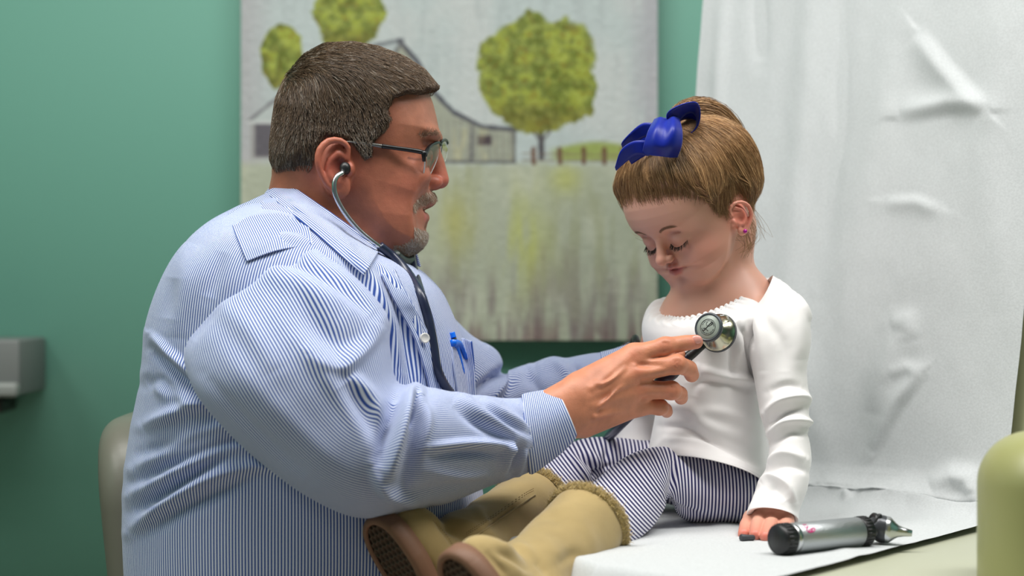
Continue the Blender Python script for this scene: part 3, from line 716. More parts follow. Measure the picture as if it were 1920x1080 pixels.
chin = np.clip(blob(u, v, 775, 452, 30) + blob(u, v, 740, 462, 22) + blob(u, v, 797, 370, 16) + blob(u, v, 780, 385, 10), 0, 1)
C = tint(C, .45 * chin * (np.abs(bV[:, 1]) < .05), (150, 128, 116))
lips = (np.abs(bV[:, 1]) < .028) * np.clip(blob(u, v, 796, 408, 8) + blob(u, v, 787, 404, 7) + .6 * blob(u, v, 808, 381, 5) + .5 * blob(u, v, 797, 385, 4) + .5 * blob(u, v, 779, 398, 4), 0, 1)
C = tint(C, .8 * lips, (188, 98, 92)); C = tint(C, .95 * (np.abs(bV[:, 1]) < .024) * np.clip(blob(u, v, 784, 394, 5) + blob(u, v, 775, 394, 5), 0, 1), (56, 24, 22))
D_, _, _ = polyline_d(u, v, [(766, 296), (778, 299), (796, 299), (804, 296)]); C = tint(C, .75 * np.exp(-(D_ / 2.2) ** 2), (92, 54, 46))
for (x, y) in ((1247, 650), (1268, 683), (1259, 732), (1190, 668), (1198, 700), (1202, 733)): C = tint(C, .35 * blob(u, v, x, y, 15), (206, 116, 92))
C = tint(C, .45 * blob(u, v, 1306, 641, 14), (214, 124, 112)); C = tint(C, .25 * sst(1040, 1120, u) * (1 - sst(1120, 1180, u)) , (190, 116, 88))
man = link('person', mesh(bV, bQ, col=C), M_skinm)
tag(man, 'grey-haired man in blue striped shirt, seated, holding a stethoscope to the girl', 'person')
print('man', len(bV))
# fingernail
nc = P(1306, 637, -.0885)
def fnail(p): return np.maximum(ell(p, nc + [0, .0, 0], (.0062, .0026, .0048)), -1)
V, F = isosurf(fnail, nc - .008, nc + .008, .0006); link('fingernail', mesh(V, F), mat('nail', lin(226, 158, 146), .25, coat=.3), man)
# teeth
V, F = isosurf(lambda p: ell(p, P(789, 389, 0), (.006, .017, .0026)), P(789, 389, 0) - .022, P(789, 389, 0) + .022, .001); link('teeth', mesh(V, F), mat('teeth', lin(205, 195, 175), .3), man)

# ---- hair of the man
HAIR = [(819, 163), (819, 185), (826, 240), (812, 300), (812, 370), (797, 450), (745, 478), (650, 440), (560, 352), (522, 330), (511, 300), (511, 270), (516, 228), (522, 188), (541, 143), (574, 106), (612, 86), (664, 84), (710, 92), (757, 110), (795, 134)]
REG = [(812, 176), (790, 179), (762, 178), (741, 186), (728, 205), (737, 226), (722, 250), (703, 266), (700, 296), (682, 303), (668, 282), (650, 264), (612, 258), (594, 282), (592, 312), (580, 338), (560, 346), (524, 336),
       (440, 345), (440, 30), (880, 30), (880, 170)]
def regd(p): u, v = topx(p); return poly2(u, v, REG) / S0
def cap_man(p):
    m = regd(p)
    return np.maximum(inflate(p, HAIR, .0825, .060, 2.15) + .0065 * sst(-.006, .001, m) , m)
hV, hQ = isosurf(cap_man, [-.28, -.09, 1.13], [-.08, .09, 1.32], .0025)
def grow(f, root, dirf, L, K, h0, h1, jit=.15, gq=1):
    """strands that follow the surface f: root (N,3), dirf(points)->directions, L (N,) length"""
    P_ = root.copy(); out = []; N = len(root); J = rng.normal(size=(N, 3)) * jit
    for k in range(K):
        f0, g = grad(f, P_); g /= np.linalg.norm(g, axis=1, keepdims=True) + 1e-9
        hh = h0 + (h1 - h0) * k / (K - 1)
        P_ = P_ + g * (hh - np.clip(f0, -.02, .02))[:, None]
        out.append(P_.copy())
        d = dirf(P_) + J; d -= g * (d * g).sum(1)[:, None]; d /= np.linalg.norm(d, axis=1, keepdims=True) + 1e-9
        P_ = P_ + d * (L / (K - 1))[:, None]
    return np.stack(out, 1)
def hair_mat(name, cols, rough=.38):
    m = mat(name, rough=rough, vcol=True, spec=.35); return m
def vjit(n, k, base, amp):
    b = np.clip(base * (1 + amp * rng.normal(size=(n, 1))), 0, 1); return np.repeat(b, k, 0)
M_hairm = hair_mat('hair_man', None)
crown = np.array([*P(600, 118, 0)])
def dman(p):
    u, v = topx(p); q = p - crown; d = q / (np.linalg.norm(q, axis=1, keepdims=True) + 1e-9)
    top = 1 - sst(120, 200, v)
    d = d + np.stack([.9 * top + .15 * sst(560, 700, u), np.sign(p[:, 1]) * .35 * top, -.9 * (1 - top)], 1)
    n = np.stack([vnoise(p, 160, 1), vnoise(p, 160, 2), vnoise(p, 160, 3)], 1) * .38
    return d + n
R_ = tri_sample(hV, hQ, 46000); R_ = R_[regd(R_) < -.0005]; R_ = R_[R_[:, 1] < .075]
m_ = regd(R_); uu, vv = topx(R_)
L = (.030 - .017 * sst(120, 230, vv)) * rng.uniform(.7, 1.25, len(R_)) * (1 - .55 * sst(-.014, 0, m_))
pa = grow(cap_man, R_, dman, L, 6, -.0015, .0028, .16)
# the quiff: lift at the front
V1, F1 = strands(pa, .00030, .00014)
gr = (np.clip(sst(200, 320, vv) * .6 + .6 * sst(600, 700, uu) * sst(200, 290, vv), 0, 1) * .6)[:, None]
mixk = rng.random((len(R_), 1))
base = srgb2lin(np.array([[78, 64, 52.]])) * (1 - mixk) + srgb2lin(np.array([[122, 100, 78.]])) * mixk
lg = (rng.random((len(R_), 1)) < (.05 + .35 * gr)); base = np.where(lg, srgb2lin(np.array([[176, 166, 152.]])), base)
base = base * (1 - .5 * gr) + srgb2lin(np.array([[116, 112, 106.]])) * .5 * gr
cs = vjit(len(R_), 18, base, .15)
c0 = np.repeat(srgb2lin(np.array([[66, 55, 46.]])), len(hV), 0)
V, F = cat([(hV, hQ), (V1, F1)])
link('hair', mesh(V, F, col=np.concatenate([c0, cs])), M_hairm, man)
# beard, eyebrow
def inpoly(p, poly): u, v = topx(p); return poly2(u, v, poly) < 0
fm = np.abs(bV[bQ[:, 0], 1]) < .06
FQ = bQ[fm & (u[bQ[:, 0]] > 660) & (u[bQ[:, 0]] < 860) & (v[bQ[:, 0]] < 500)]
S_ = tri_sample(bV, FQ, 60000); S_ = S_[S_[:, 1] < .03]
GO = [(766, 418), (776, 424), (787, 428), (802, 434), (800, 456), (784, 474), (738, 482), (716, 462), (742, 448), (758, 436)]
MU = [(780, 376), (800, 358), (814, 360), (817, 374), (800, 380), (786, 386), (776, 396), (769, 392)]
BR = [(783, 252), (800, 246), (820, 245), (824, 252), (808, 256), (790, 258)]
def tuft(poly, n, L0, dvec, r, cols, name, side=0):
    q = S_[inpoly(S_, poly) & (S_[:, 1] * side <= 0)][:n]
    pa = grow(head_man, q, lambda p: np.repeat(np.array([dvec], float), len(p), 0), L0 * rng.uniform(.5, 1.2, len(q)), 4, -.0002, .0022, .35)
    V, F = strands(pa, r, r * .5); k = rng.integers(0, len(cols), len(q)); c = srgb2lin(np.array(cols, float))[k]
    return link(name, mesh(V, F, col=np.repeat(c, 12, 0)), M_hairm, man)
tuft(GO, 3600, .0062, (.5, -.3, -1), .00016, [(206, 198, 186), (180, 162, 144), (156, 124, 98), (216, 210, 200)], 'beard')
tuft(MU, 1300, .0052, (-.1, -.3, -1), .00015, [(222, 214, 200), (190, 166, 142), (168, 136, 110)], 'moustache')
tuft(BR, 300, .006, (.5, -.6, .25), .00018, [(176, 140, 116), (140, 108, 86), (190, 164, 142)], 'eyebrow', 1)
# ------------------------------------------------------------------ the man's shirt
WHT = lin(222, 229, 244); BLU = lin(52, 84, 160)
M_shirt = stripe_mat('striped_shirting', WHT, BLU, .0028, .5)
M_shirt_v = stripe_mat('striped_shirting_lengthwise', WHT, BLU, .0027, .5, axis_=1)
M_btn = mat('button_pearl', lin(225, 222, 215), .3)
AMP = 1.4
def folds(fl, X, Y, N, lim=.15):
    """fl: (polyline px, width px, amplitude m[, side]) ridges and grooves on the side facing the camera"""
    h = np.zeros(X.shape); face = sst(lim, -.15, N[..., 1])
    for f_ in fl:
        pl, wd, am = f_[:3]; side = f_[3] if len(f_) > 3 else 0
        pl_ = spline(pl, max(6, 3 * len(pl)))
        D, T, S = polyline_d(X, Y, pl_); tap = np.sin(PI * np.clip(T, .03, .97)) ** .6
        sd = D * S
        if side: pr = np.where(sd * side > 0, np.exp(-(D / wd) ** 2), np.exp(-(D / (wd * .5)) ** 2))
        else: pr = np.exp(-(D / wd) ** 2)
        h += am * pr * tap * AMP
    return h * face
# torso: rings from the hem up, T = front, B = back edge
TR = [rng2((860, 1180), (262, 1200), .0, .19, e=2.3), rng2((900, 1080), (244, 1085), .0, .20, e=2.3), rng2((908, 962), (241, 930), .0, .205, e=2.3),
      rng2((896, 850), (254, 800), .0, .205, e=2.3), rng2((884, 745), (274, 690), .0, .205, e=2.3), rng2((872, 650), (284, 600), .0, .20, e=2.3), rng2((838, 565), (322, 505), .0, .195, e=2.4),
      rng2((800, 520), (380, 432), .0, .175, e=2.4), rng2((772, 498), (440, 393), .0, .135, e=2.2), rng2((745, 484), (490, 366), .0, .096), rng2((722, 470), (520, 346), .0, .078)]
TF = [([(283, 625), (330, 668), (400, 735)], 12, .006, 1), ([(283, 655), (330, 700), (400, 760)], 10, -.006), ([(275, 700), (320, 740), (410, 765)], 14, .005), ([(268, 722), (300, 716), (350, 770)], 12, -.005),
      ([(262, 800), (330, 775), (430, 735)], 13, .007), ([(262, 850), (340, 830), (440, 770)], 13, -.006), ([(248, 880), (330, 835), (400, 800), (470, 790)], 12, .007), ([(248, 905), (330, 870), (430, 830), (470, 820)], 10, -.006),
      ([(244, 930), (300, 900), (390, 850), (460, 830)], 11, .006), ([(245, 960), (320, 920), (420, 860)], 11, -.006), ([(244, 1000), (300, 950), (400, 895), (500, 870)], 12, .007), ([(270, 1000), (350, 950), (460, 900)], 13, -.005),
      ([(470, 870), (560, 890), (640, 930)], 10, .004), ([(480, 850), (540, 870)], 12, -.006), ([(300, 660), (270, 760), (256, 900)], 20, -.003),
      # front, between sleeve and placket
      ([(690, 500), (715, 560), (735, 620), (750, 700)], 9, .005), ([(700, 490), (740, 560), (762, 640), (770, 730)], 8, -.004), ([(715, 500), (765, 570), (788, 650), (790, 730)], 9, .004),
      ([(585, 400), (640, 450), (690, 520)], 8, .003), ([(560, 420), (640, 480), (700, 560)], 9, -.003), ([(490, 372), (540, 384), (600, 420)], 6, .003), ([(470, 400), (520, 402), (590, 425)], 6, .0025), ([(520, 440), (580, 460)], 8, .003),
      ([(360, 450), (340, 540), (330, 640)], 26, .004), ([(420, 470), (390, 560)], 14, -.003), ([(330, 520), (318, 600)], 18, -.003),
      ([(780, 500), (850, 560), (878, 620)], 14, .003)]
def dtorso(V, N, al):
    X, Y = topx(V); h = folds(TF, X, Y, N, .25)
    q = V.reshape(-1, 3); return h + .0012 * vnoise(q * [1, 1, .4], 60, 5).reshape(h.shape)
V, F, uv = loft(TR, 420, 300, dtorso, us=.4)
sh = link('shirt', mesh(V, F, uv=uv), M_shirt, man); sh['label'] = 'blue and white striped button-down shirt'
# yoke: a slightly raised panel over the shoulder whose stripes run front to back
def on_torso(px, py, off=.0015, y0=-.30, y1=.05, n=90):
    """point on the shirt surface hit by the ray through a pixel (nearest to the camera)"""
    from mathutils.bvhtree import BVHTree
    o = np.array([0, CAMY, CAMZ]); d = nrm(P(px, py, 0) - o)
    r = BV.ray_cast(Vector(o), Vector(d)); 
    if r[0] is None: return P(px, py, -.05)
    return np.array(r[0]) - d * off
from mathutils.bvhtree import BVHTree
def bvh(V, F): return BVHTree.FromPolygons([Vector(q) for q in V], [tuple(int(i) for i in f) for f in F])
Vl, Fl, _ = loft(TR, 140, 150, lambda V, N, al: folds(TF, *topx(V), N, .25))
BV = bvh(Vl, Fl)
yk = [[(428, 402), (470, 376), (512, 358)], [(440, 436), (490, 408), (548, 388)], [(452, 466), (510, 444), (576, 420)], [(462, 490), (518, 470), (586, 458)]]
rows = np.array([[on_torso(*q, .0030) for q in r] for r in yk])
G, F, uv = patch(rows, 60, 50)
i_ = np.linspace(0, 1, 60)[:, None]; j_ = np.linspace(0, 1, 50)[None]
Vp = G.reshape(-1, 3); o = link('yoke', mesh(Vp, F, uv=uv), M_shirt_v, sh); solid(o, .0008, 0)

# near sleeve
SR = [rng2((598, 462), (362, 606), -.118, .062, .02), rng2((604, 474), (352, 622), -.145, .064, .02), rng2((668, 520), (345, 676), -.175, .072, .01), rng2((724, 588), (366, 738), -.195, .078), rng2((732, 650), (420, 800), -.205, .078), rng2((738, 700), (500, 872), -.210, .076), rng2((752, 722), (580, 932), -.212, .075),
      rng2((790, 724), (668, 968), -.210, .074), rng2((850, 735), (765, 962), -.195, .068), rng2((915, 745), (868, 932), -.175, .058), rng2((960, 748), (940, 905), -.158, .05), rng2((990, 744), (1000, 882), -.145, .042)]
SF = [([(500, 480), (560, 495), (640, 540), (700, 590)], 14, -.006), ([(470, 500), (560, 530), (650, 580)], 22, .004), ([(720, 605), (690, 650), (640, 690), (590, 670)], 24, .005, 1), ([(716, 610), (660, 640), (600, 620), (520, 560)], 26, -.004),
      ([(545, 520), (590, 600), (630, 660), (650, 720)], 20, -.003), ([(655, 700), (690, 740), (725, 790)], 14, .006), ([(640, 720), (680, 780), (715, 850)], 16, -.005), ([(560, 640), (640, 740), (720, 860)], 18, .0035),
      ([(780, 728), (758, 780), (735, 850), (722, 905)], 13, .013), ([(782, 735), (775, 775), (768, 800)], 6, -.012), ([(800, 735), (785, 800), (770, 870), (752, 930)], 14, -.009), ([(740, 750), (725, 810), (712, 880)], 14, -.010), ([(792, 740), (800, 790), (790, 850)], 10, .007),
      ([(700, 870), (722, 925), (790, 950)], 12, .008), ([(690, 900), (740, 945), (830, 955)], 10, -.003),
      ([(860, 738), (890, 770), (940, 800), (1000, 835)], 12, .006), ([(850, 755), (890, 790), (950, 825)], 10, -.005), ([(900, 745), (940, 775), (990, 800)], 9, .005), ([(905, 765), (940, 790), (985, 815)], 6, -.004), ([(940, 748), (970, 770), (995, 800)], 7, -.003),
      ([(800, 838), (870, 830), (940, 832), (960, 845)], 13, .007, 1), ([(810, 855), (880, 848), (940, 850)], 10, -.006), ([(960, 826), (948, 850), (944, 888)], 8, .008), ([(972, 836), (966, 862), (960, 890)], 6, -.006), ([(985, 838), (978, 862), (972, 890)], 5, .004),
      ([(800, 885), (870, 895), (930, 890)], 10, .003), ([(760, 925), (840, 915), (920, 900)], 10, -.003), ([(400, 640), (500, 750), (600, 850), (680, 920)], 26, .003), ([(380, 700), (480, 810), (580, 900)], 14, -.003),
      ([(400, 560), (470, 620), (520, 700)], 24, .003), ([(360, 640), (380, 610), (420, 570)], 10, -.002)]
def dsleeve(V, N, al):
    X, Y = topx(V); h = folds(SF, X, Y, N, .3)
    return h + .0012 * vnoise(V.reshape(-1, 3), 50, 6).reshape(h.shape)
V, F, uv = loft(SR, 420, 260, dsleeve, us=.35)
sl = link('sleeve', mesh(V, F, uv=uv), M_shirt, sh)
CR = [rng2((978, 742), (992, 888), -.148, .043), rng2((985, 738), (1004, 886), -.146, .044), rng2((1018, 732), (1052, 852), -.134, .041), rng2((1040, 727), (1082, 822), -.127, .037), rng2((1041, 729), (1081, 819), -.127, .035), rng2((1030, 740), (1065, 820), -.130, .033)]
V, F, uv = loft(CR, 80, 120, lambda V, N, al: .0006 * vnoise(V.reshape(-1, 3), 70, 8).reshape(V.shape[:2]))
cf = link('cuff', mesh(V, F, uv=uv), M_shirt_v, sh)
# seam thread ring where sleeve meets cuff
# far sleeve and cuff
FR = [rng2((845, 590), (860, 780), .15, .08), rng2((880, 625), (870, 790), .18, .085), rng2((925, 662), (895, 800), .20, .08), rng2((950, 700), (935, 800), .205, .07), rng2((985, 686), (975, 790), .20, .062), rng2((1040, 676), (1035, 772), .18, .055), rng2((1100, 664), (1095, 752), .155, .046), rng2((1135, 660), (1135, 742), .14, .042)]
FF = [([(900, 640), (930, 665), (945, 700)], 12, .005), ([(890, 740), (930, 705), (955, 692)], 9, -.010), ([(900, 765), (945, 720), (990, 690)], 12, .007), ([(980, 700), (1000, 720), (1010, 750)], 12, -.004), ([(1000, 690), (1040, 680), (1070, 700)], 12, .005), ([(1070, 680), (1080, 700), (1075, 730)], 8, -.004)]
V, F, uv = loft(FR, 160, 120, lambda V, N, al: folds(FF, *topx(V), N, .3))
link('sleeve', mesh(V, F, uv=uv), M_shirt, sh)
V, F, uv = loft([rng2((1125, 660), (1125, 744), .143, .042), rng2((1150, 654), (1153, 735), .134, .038), rng2((1174, 646), (1178, 726), .122, .036), rng2((1172, 650), (1176, 722), .122, .033)], 40, 70)
link('cuff', mesh(V, F, uv=uv), M_shirt_v, sh)

# collar
def collar(side, up_, lo_, name='collar'):
    """up_/lo_: (px, py, y) control points of the fold line and of the free edge; centre line bulges outwards"""
    n = 24; U2, L2 = spline(up_, n), spline(lo_, n); rows = []
    for k in np.linspace(0, 1, 7):
        q = U2 * (1 - k) + L2 * k; r_ = []
        for a, b, c in q:
            c = c * side
            if side > 0 and k > .1 and a > 548:
                t_ = on_torso(a, b, .0055 + .004 * math.sin(PI * k)); c = min(c - .004 * math.sin(PI * k), t_[1]) if t_[1] < .03 and abs(topx(t_)[0] - a) < 3 else c
            r_.append(P(a, b, c))
        rows.append(r_)
    G, F, uv = patch(np.array(rows), 50, 110)
    o = link(name, mesh(G.reshape(-1, 3), F, uv=uv), M_shirt, sh); solid(o, .0022, 0); return o, G
UPC = [(523, 331, .0), (535, 338, -.030), (566, 362, -.066), (620, 399, -.086), (672, 436, -.078), (715, 464, -.058)]
LOC = [(497, 364, .0), (505, 367, -.045), (536, 392, -.092), (590, 436, -.112), (640, 480, -.106), (682, 517, -.090)]
c1, Gc = collar(1, UPC, LOC)
UPF = [(523, 331, .0), (535, 338, -.030), (580, 362, -.066), (650, 399, -.084), (740, 445, -.07), (778, 466, -.045)]
LOF = [(497, 364, .0), (520, 366, -.045), (570, 392, -.092), (660, 440, -.108), (750, 480, -.088), (788, 500, -.055)]
collar(-1, UPF, LOF)
# collar stand under the points, with its button
ST = np.array([[P(640, 425, -.070), P(690, 462, -.060), P(715, 462, -.050), P(735, 470, -.036)], [P(640, 450, -.078), P(690, 492, -.064), P(716, 500, -.054), P(733, 505, -.040)], [P(650, 480, -.085), P(690, 520, -.074), P(712, 535, -.064), P(728, 545, -.05)]])
G, F, uv = patch(ST, 30, 40); o = link('collar_stand', mesh(G.reshape(-1, 3), F, uv=uv), M_shirt_v, sh); solid(o, .002, 0)
def button(p, n_, r=.0055):
    V, F = lathe(np.asarray(p), n_, [(0, 0), (0, r), (.0012, r * 1.02), (.0022, r * .92), (.0018, r * .72), (.0014, r * .6), (.0014, 0)], 20)
    return link('button', mesh(V, F), M_btn, sh)
button(P(713, 484, -.0655), (-.0, -1, .1))
# placket strip, open collar V and chest pocket on the far front
def strip(pl, name, m, wd, off=.003):
    c = spline(pl, 30); A = np.array([on_torso(a - wd, b + wd * .35, off) for a, b in c]); B = np.array([on_torso(a + wd, b - wd * .35, off) for a, b in c])
    G, F, uv = patch(np.stack([A, (A + B) / 2, B]), 8, 60); o = link(name, mesh(G.reshape(-1, 3), F, uv=uv), m, sh); solid(o, .0014, 0); return o
strip([(728, 510), (752, 560), (790, 630), (812, 700), (822, 748)], 'placket', M_shirt, 13, .004)
button(on_torso(796, 634, .006), (.5, -1, .1), .0055)
# V opening: the far side front edge turned out
VO = np.array([[P(727, 505, -.045), P(740, 545, -.050), P(757, 580, -.060), P(775, 612, -.065)], [P(737, 500, -.030), P(748, 540, -.036), P(762, 575, -.048), P(776, 612, -.062)], [P(756, 505, -.020), P(757, 540, -.028), P(766, 575, -.045), P(777, 612, -.060)]])
PK = [[(846, 640), (866, 634), (884, 640)], [(850, 690), (872, 688), (890, 692)], [(858, 745), (876, 745), (892, 745)]]
BV = bvh(V := Vl, Fl)
rows = np.array([[on_torso(*q, .004) for q in r] for r in PK]); G, F, uv = patch(rows, 30, 30)
o = link('pocket', mesh(G.reshape(-1, 3), F, uv=uv), M_shirt_v, sh); solid(o, .002, 0)
# trousers: thighs and shins below the frame
M_tr = mat('trousers', lin(46, 50, 64), .8)
def ftr(p):
    f = ell(p, (-.28, 0, .58), (.15, .19, .11))
    for s_ in (-1, 1):
        f = smin(f, tube(p, [(-.24, .11 * s_, .58), (.02, .30 * s_, .55), (.0, .34 * s_, .09)], [.085, .065, .05]), .04)
    return f
V, F = isosurf(ftr, [-.45, -.42, .04], [.12, .42, .72], .014); link('trousers', mesh(V, F), M_tr, man)
for s_ in (-1, 1):
    V, F = isosurf(lambda p: np.maximum(smin(cap(p, (-.02, .34 * s_, .05), (.12, .36 * s_, .035), .045, .04), ell(p, (-.01, .34 * s_, .07), (.05, .045, .06)), .02), -p[:, 2] + .001), [-.1, .34 * s_ - .08, 0], [.2, .34 * s_ + .08, .16], .008)
    link('shoe', mesh(V, F), mat('shoe_leather', lin(30, 26, 24), .35), man)
# ------------------------------------------------------------------ the girl: head in its own frame (millimetres: f forward, l towards the camera side, u up)
psi, th_, rol = math.radians(37), math.radians(33), math.radians(5)
hf = np.array([-math.cos(psi) * math.cos(th_), -math.sin(psi) * math.cos(th_), -math.sin(th_)])
hl = np.array([math.sin(psi), -math.cos(psi), 0.]); hu = np.cross(hf, hl); hu = hu if hu[2] > 0 else -hu
hl, hu = hl * math.cos(rol) + hu * math.sin(rol), hu * math.cos(rol) - hl * math.sin(rol)
HO = P(1312, 388, .035); HR = np.stack([hf, hl, hu], 1); HS = 1.0
def hloc(p): return (p - HO) @ HR / HS * 1000
def hw(f, l, u): return HO + HS * (np.array([f, l, u]) / 1000) @ HR.T
def hw_many(q): return HO + HS * (q / 1000) @ HR.T
GF = [(0, 93), (30, 88), (55, 74), (72, 54), (79, 32), (79, 14), (75, 4), (71, -4), (70, -14), (72, -26), (75, -32), (75.5, -36), (71, -38.5), (74.5, -42), (73, -47), (68, -52), (70, -60), (66, -68),
      (52, -73), (25, -66), (0, -52), (-28, -40), (-52, -22), (-70, 8), (-76, 36), (-70, 64), (-50, 84), (-25, 92)]
GF = smooth2(GF)
def rt(q, pts, rs): return tube(q, [np.array(a, float) for a in pts], rs)
def ghead_l(q):
    d = -poly2(q[:, 0], q[:, 2], GF); W = 67 - 13 * sst(-10, -70, -(-q[:, 2]) * -1) if False else 68 - 15 * sst(10, 75, -q[:, 2])
    t = 1 - np.minimum(d / 54, 1); e = 2.15
    f = ((t ** e + np.abs(q[:, 1] / W) ** e) ** (1 / e) - 1) * 54 * .85
    m = q.copy(); m[:, 1] = np.abs(m[:, 1])
    f = smin(f, ell(m, (44, 36, -32), (25, 19, 23)), 14)                      # cheeks
    f = smin(f, ell(m, (58, 20, -52), (14, 16, 12)), 12)
    f = smax(f, -ell(m, (84, 25, 0), (17, 15, 10)), 10)                       # sockets
    f = smin(f, ell(m, (58.5, 25, -2.5), (14.5, 14.5, 11.5)), 5)              # lids over the eyes
    f = smax(f, -rt(m, [(71, 13, -8), (73.5, 21, -12), (72, 30, -12), (66, 38, -8)], .5), 2.0)
    f = smax(f, -rt(m, [(71, 15, 4.5), (70.5, 24, 6.5), (67, 33, 4.5)], .5), 3)
    f = smin(f, rt(q, [(72, 0, 4), (77, 0, -8), (82, 0, -18)], [4.5, 5.2, 6.5]), 6)     # nose
    f = smin(f, ell(q, (84, 0, -20), (7.2, 7.5, 6.2)), 3)
    f = smin(f, ell(m, (78.5, 7.6, -22), (5.6, 4.0, 4.2)), 2.5)
    f = smax(f, -ell(m, (82.5, 4.2, -27), (3.4, 2.2, 2.2)), 1.2)
    f = smin(f, rt(m, [(77, 0, -33.8), (76, 4, -33.2), (72, 12, -35.5), (67, 18, -38)], [2.4, 2.7, 2.2, .8]), 2)   # lips
    f = smin(f, rt(m, [(75.5, 0, -42.2), (73, 9, -41), (67, 17, -38.6)], [3.3, 2.9, .8]), 2)
    f = smax(f, -rt(m, [(79, 0, -38.2), (76, 8, -37.8), (70, 18, -38)], .55), 1)
    f = smax(f, -rt(q, [(78, 0, -25), (78, 0, -31)], .8), 2)
    f = smin(f, ell(q, (64, 0, -60), (11, 14, 9)), 6)                         # chin
    # ear
    e_ = (m - np.array([14., -1., -17.])) / np.array([.78, 1, .76]) + np.array([0, 0, -8.])
    f = smin(f, ell(e_, (-7, 66.5, -6), (14.5, 8.5, 22)), 4); f = smin(f, ell(e_, (2, 69, -25), (8, 3.6, 8)), 3)
    f = smax(f, -ell(e_, (1, 77, -7), (9, 6.6, 12)), 2.5); f = smax(f, -ell(e_, (-5, 76, 8), (8, 4.5, 6.5)), 2.5)
    f = smin(f, rt(e_, spline([(8, 69, 4), (6, 70, 12), (-3, 73, 17), (-14, 76, 13), (-20, 78, 2), (-18, 77, -12), (-9, 74, -23), (0, 71, -30)], 15), 2.5), 2)
    f = smin(f, rt(e_, spline([(-2, 73, 11), (-10, 74, 2), (-9, 74, -10), (-1, 73, -17)], 8), 1.7), 3); f = smin(f, ell(e_, (9, 69, -7), (3.2, 3.2, 5)), 3)
    return f
def ghead(p): return ghead_l(hloc(p)) / 1000 * HS
def gneck(p):
    a = hw(-20, 0, -38); b = P(1345, 545, .045)
    f = cap(p, a, b, .036, .037)
    f = smin(f, cap(p, P(1298, 588, .045), P(1402, 562, .035), .034, .032), .025)
    return f
GW = P(1450, 950, -.045)
def ghand(p):
    f = cap(p, P(1468, 905, -.085), P(1452, 955, -.098), .0145, .0175)
    K = [P(1410, 972, -.092), P(1428, 973, -.108), P(1450, 975, -.114), P(1472, 978, -.112)]
    for k in K: f = smin(f, cap(p, P(1449, 955, -.098), k, .0145, .0098), .008)
    T = [[K[0], P(1401, 985, -.112), P(1395, 1001, -.138)], [K[1], P(1421, 986, -.132), P(1416, 1003, -.158)], [K[2], P(1443, 990, -.140), P(1436, 1006, -.166)], [K[3], P(1472, 990, -.136), P(1470, 1006, -.160)]]
    g = None
    for t in T:
        e = tube(p, t, [.0092, .0084, .0066]); g = e if g is None else smin(g, e, .0012)
    f = smin(f, g, .003)
    return smin(f, tube(p, [P(1425, 965, -.08), P(1410, 978, -.068), P(1402, 984, -.065)], [.011, .008, .0065]), .005)
def body_girl(p):
    f = boxed(p, HO - [.12, .12, .13], HO + [.12, .12, .13], ghead)
    f = smin(f, gneck(p), .012)
    t = ell(p, P(1330, 660, .04), (.050, .045, .08)); t = smin(t, ell(p, P(1330, 800, .045), (.048, .044, .08)), .03)
    t = smin(t, cap(p, P(1258, 598, .07), P(1432, 584, .0), .014), .03); f = smin(f, t, .02)
    f = smin(f, tube(p, [P(1355, 918, .03), P(1240, 886, -.035), P(1150, 960, -.12), P(1010, 1060, -.25)], [.034, .021, .022, .024]), .03)
    f = smin(f, tube(p, [P(1330, 885, .11), P(1110, 870, .10), P(1010, 940, .02), P(880, 1020, -.12)], [.04, .025, .024, .024]), .03)
    f = smin(f, tube(p, [P(1455, 595, -.005), P(1468, 690, -.03), P(1476, 780, -.05), P(1482, 850, -.07), P(1468, 905, -.085)], [.018, .018, .016, .014, .014]), .008)
    f = smin(f, tube(p, [P(1232, 620, .09), P(1208, 720, .135), P(1195, 815, .12)], [.016, .017, .016]), .008)
    f = smin(f, boxed(p, [.21, -.2, .74], [.33, -.04, .84], ghand), .006)
    return smin(f, tube(p, [P(1195, 815, .12), P(1190, 850, .11), P(1180, 868, .10)], [.016, .015, .010]), .008)
xs = axis([(-.09, .09, .006), (.09, .315, .0013), (.315, .37, .0035)]); zs = axis([(.68, .752, .006), (.752, .79, .0014), (.79, 1.005, .006), (1.005, 1.24, .0013)]); ys = axis([(-.30, -.19, .008), (-.19, .10, .0013), (.10, .22, .005)])
gV, gQ = iso(body_girl, xs, ys, zs)
print('girl', len(gV))
q = hloc(gV); am = np.abs(q[:, 1]); inh = (np.linalg.norm(q, axis=1) < 125)
def gb(f, l, u, r): return np.exp(-((q[:, 0] - f) ** 2 + (am - l) ** 2 + (q[:, 2] - u) ** 2) / r ** 2) * inh
C = np.repeat(srgb2lin(np.array([[222, 168, 146.]])), len(gV), 0)
C = tint(C, .50 * gb(54, 46, -28, 22), (226, 142, 126)); C = tint(C, .35 * gb(86, 0, -20, 10), (226, 150, 134)); C = tint(C, .8 * gb(10, 74, -14, 18), (226, 122, 104))
lipm = np.clip(gb(77, 0, -34.5, 3.4) + gb(75, 6, -34.8, 3.2) + gb(72, 11, -36.6, 2.8) + gb(76, 2, -41.5, 4) + gb(74, 8, -40.6, 3.6), 0, 1); C = tint(C, .85 * lipm, (194, 92, 96))
C = tint(C, .22 * gb(68, 26, 4, 10), (206, 150, 140))
u, v = topx(gV); C = tint(C, .6 * sst(960, 1000, v) * (u > 1370) * (u < 1500), (222, 124, 104)); 
for (x, y) in ((1394, 999), (1415, 1001), (1434, 1006)): C = tint(C, .5 * blob(u, v, x, y, 8), (214, 96, 84))
M_sking = mat('skin_child', rough=.42, vcol=True, sss=.15, spec=.4, noise=(9, .03, 2), bump=[(900, .05, .0004)])
girl = link('person', mesh(gV, gQ, col=C), M_sking)
tag(girl, 'small girl in white top and striped leggings sitting on the exam table looking down', 'person')
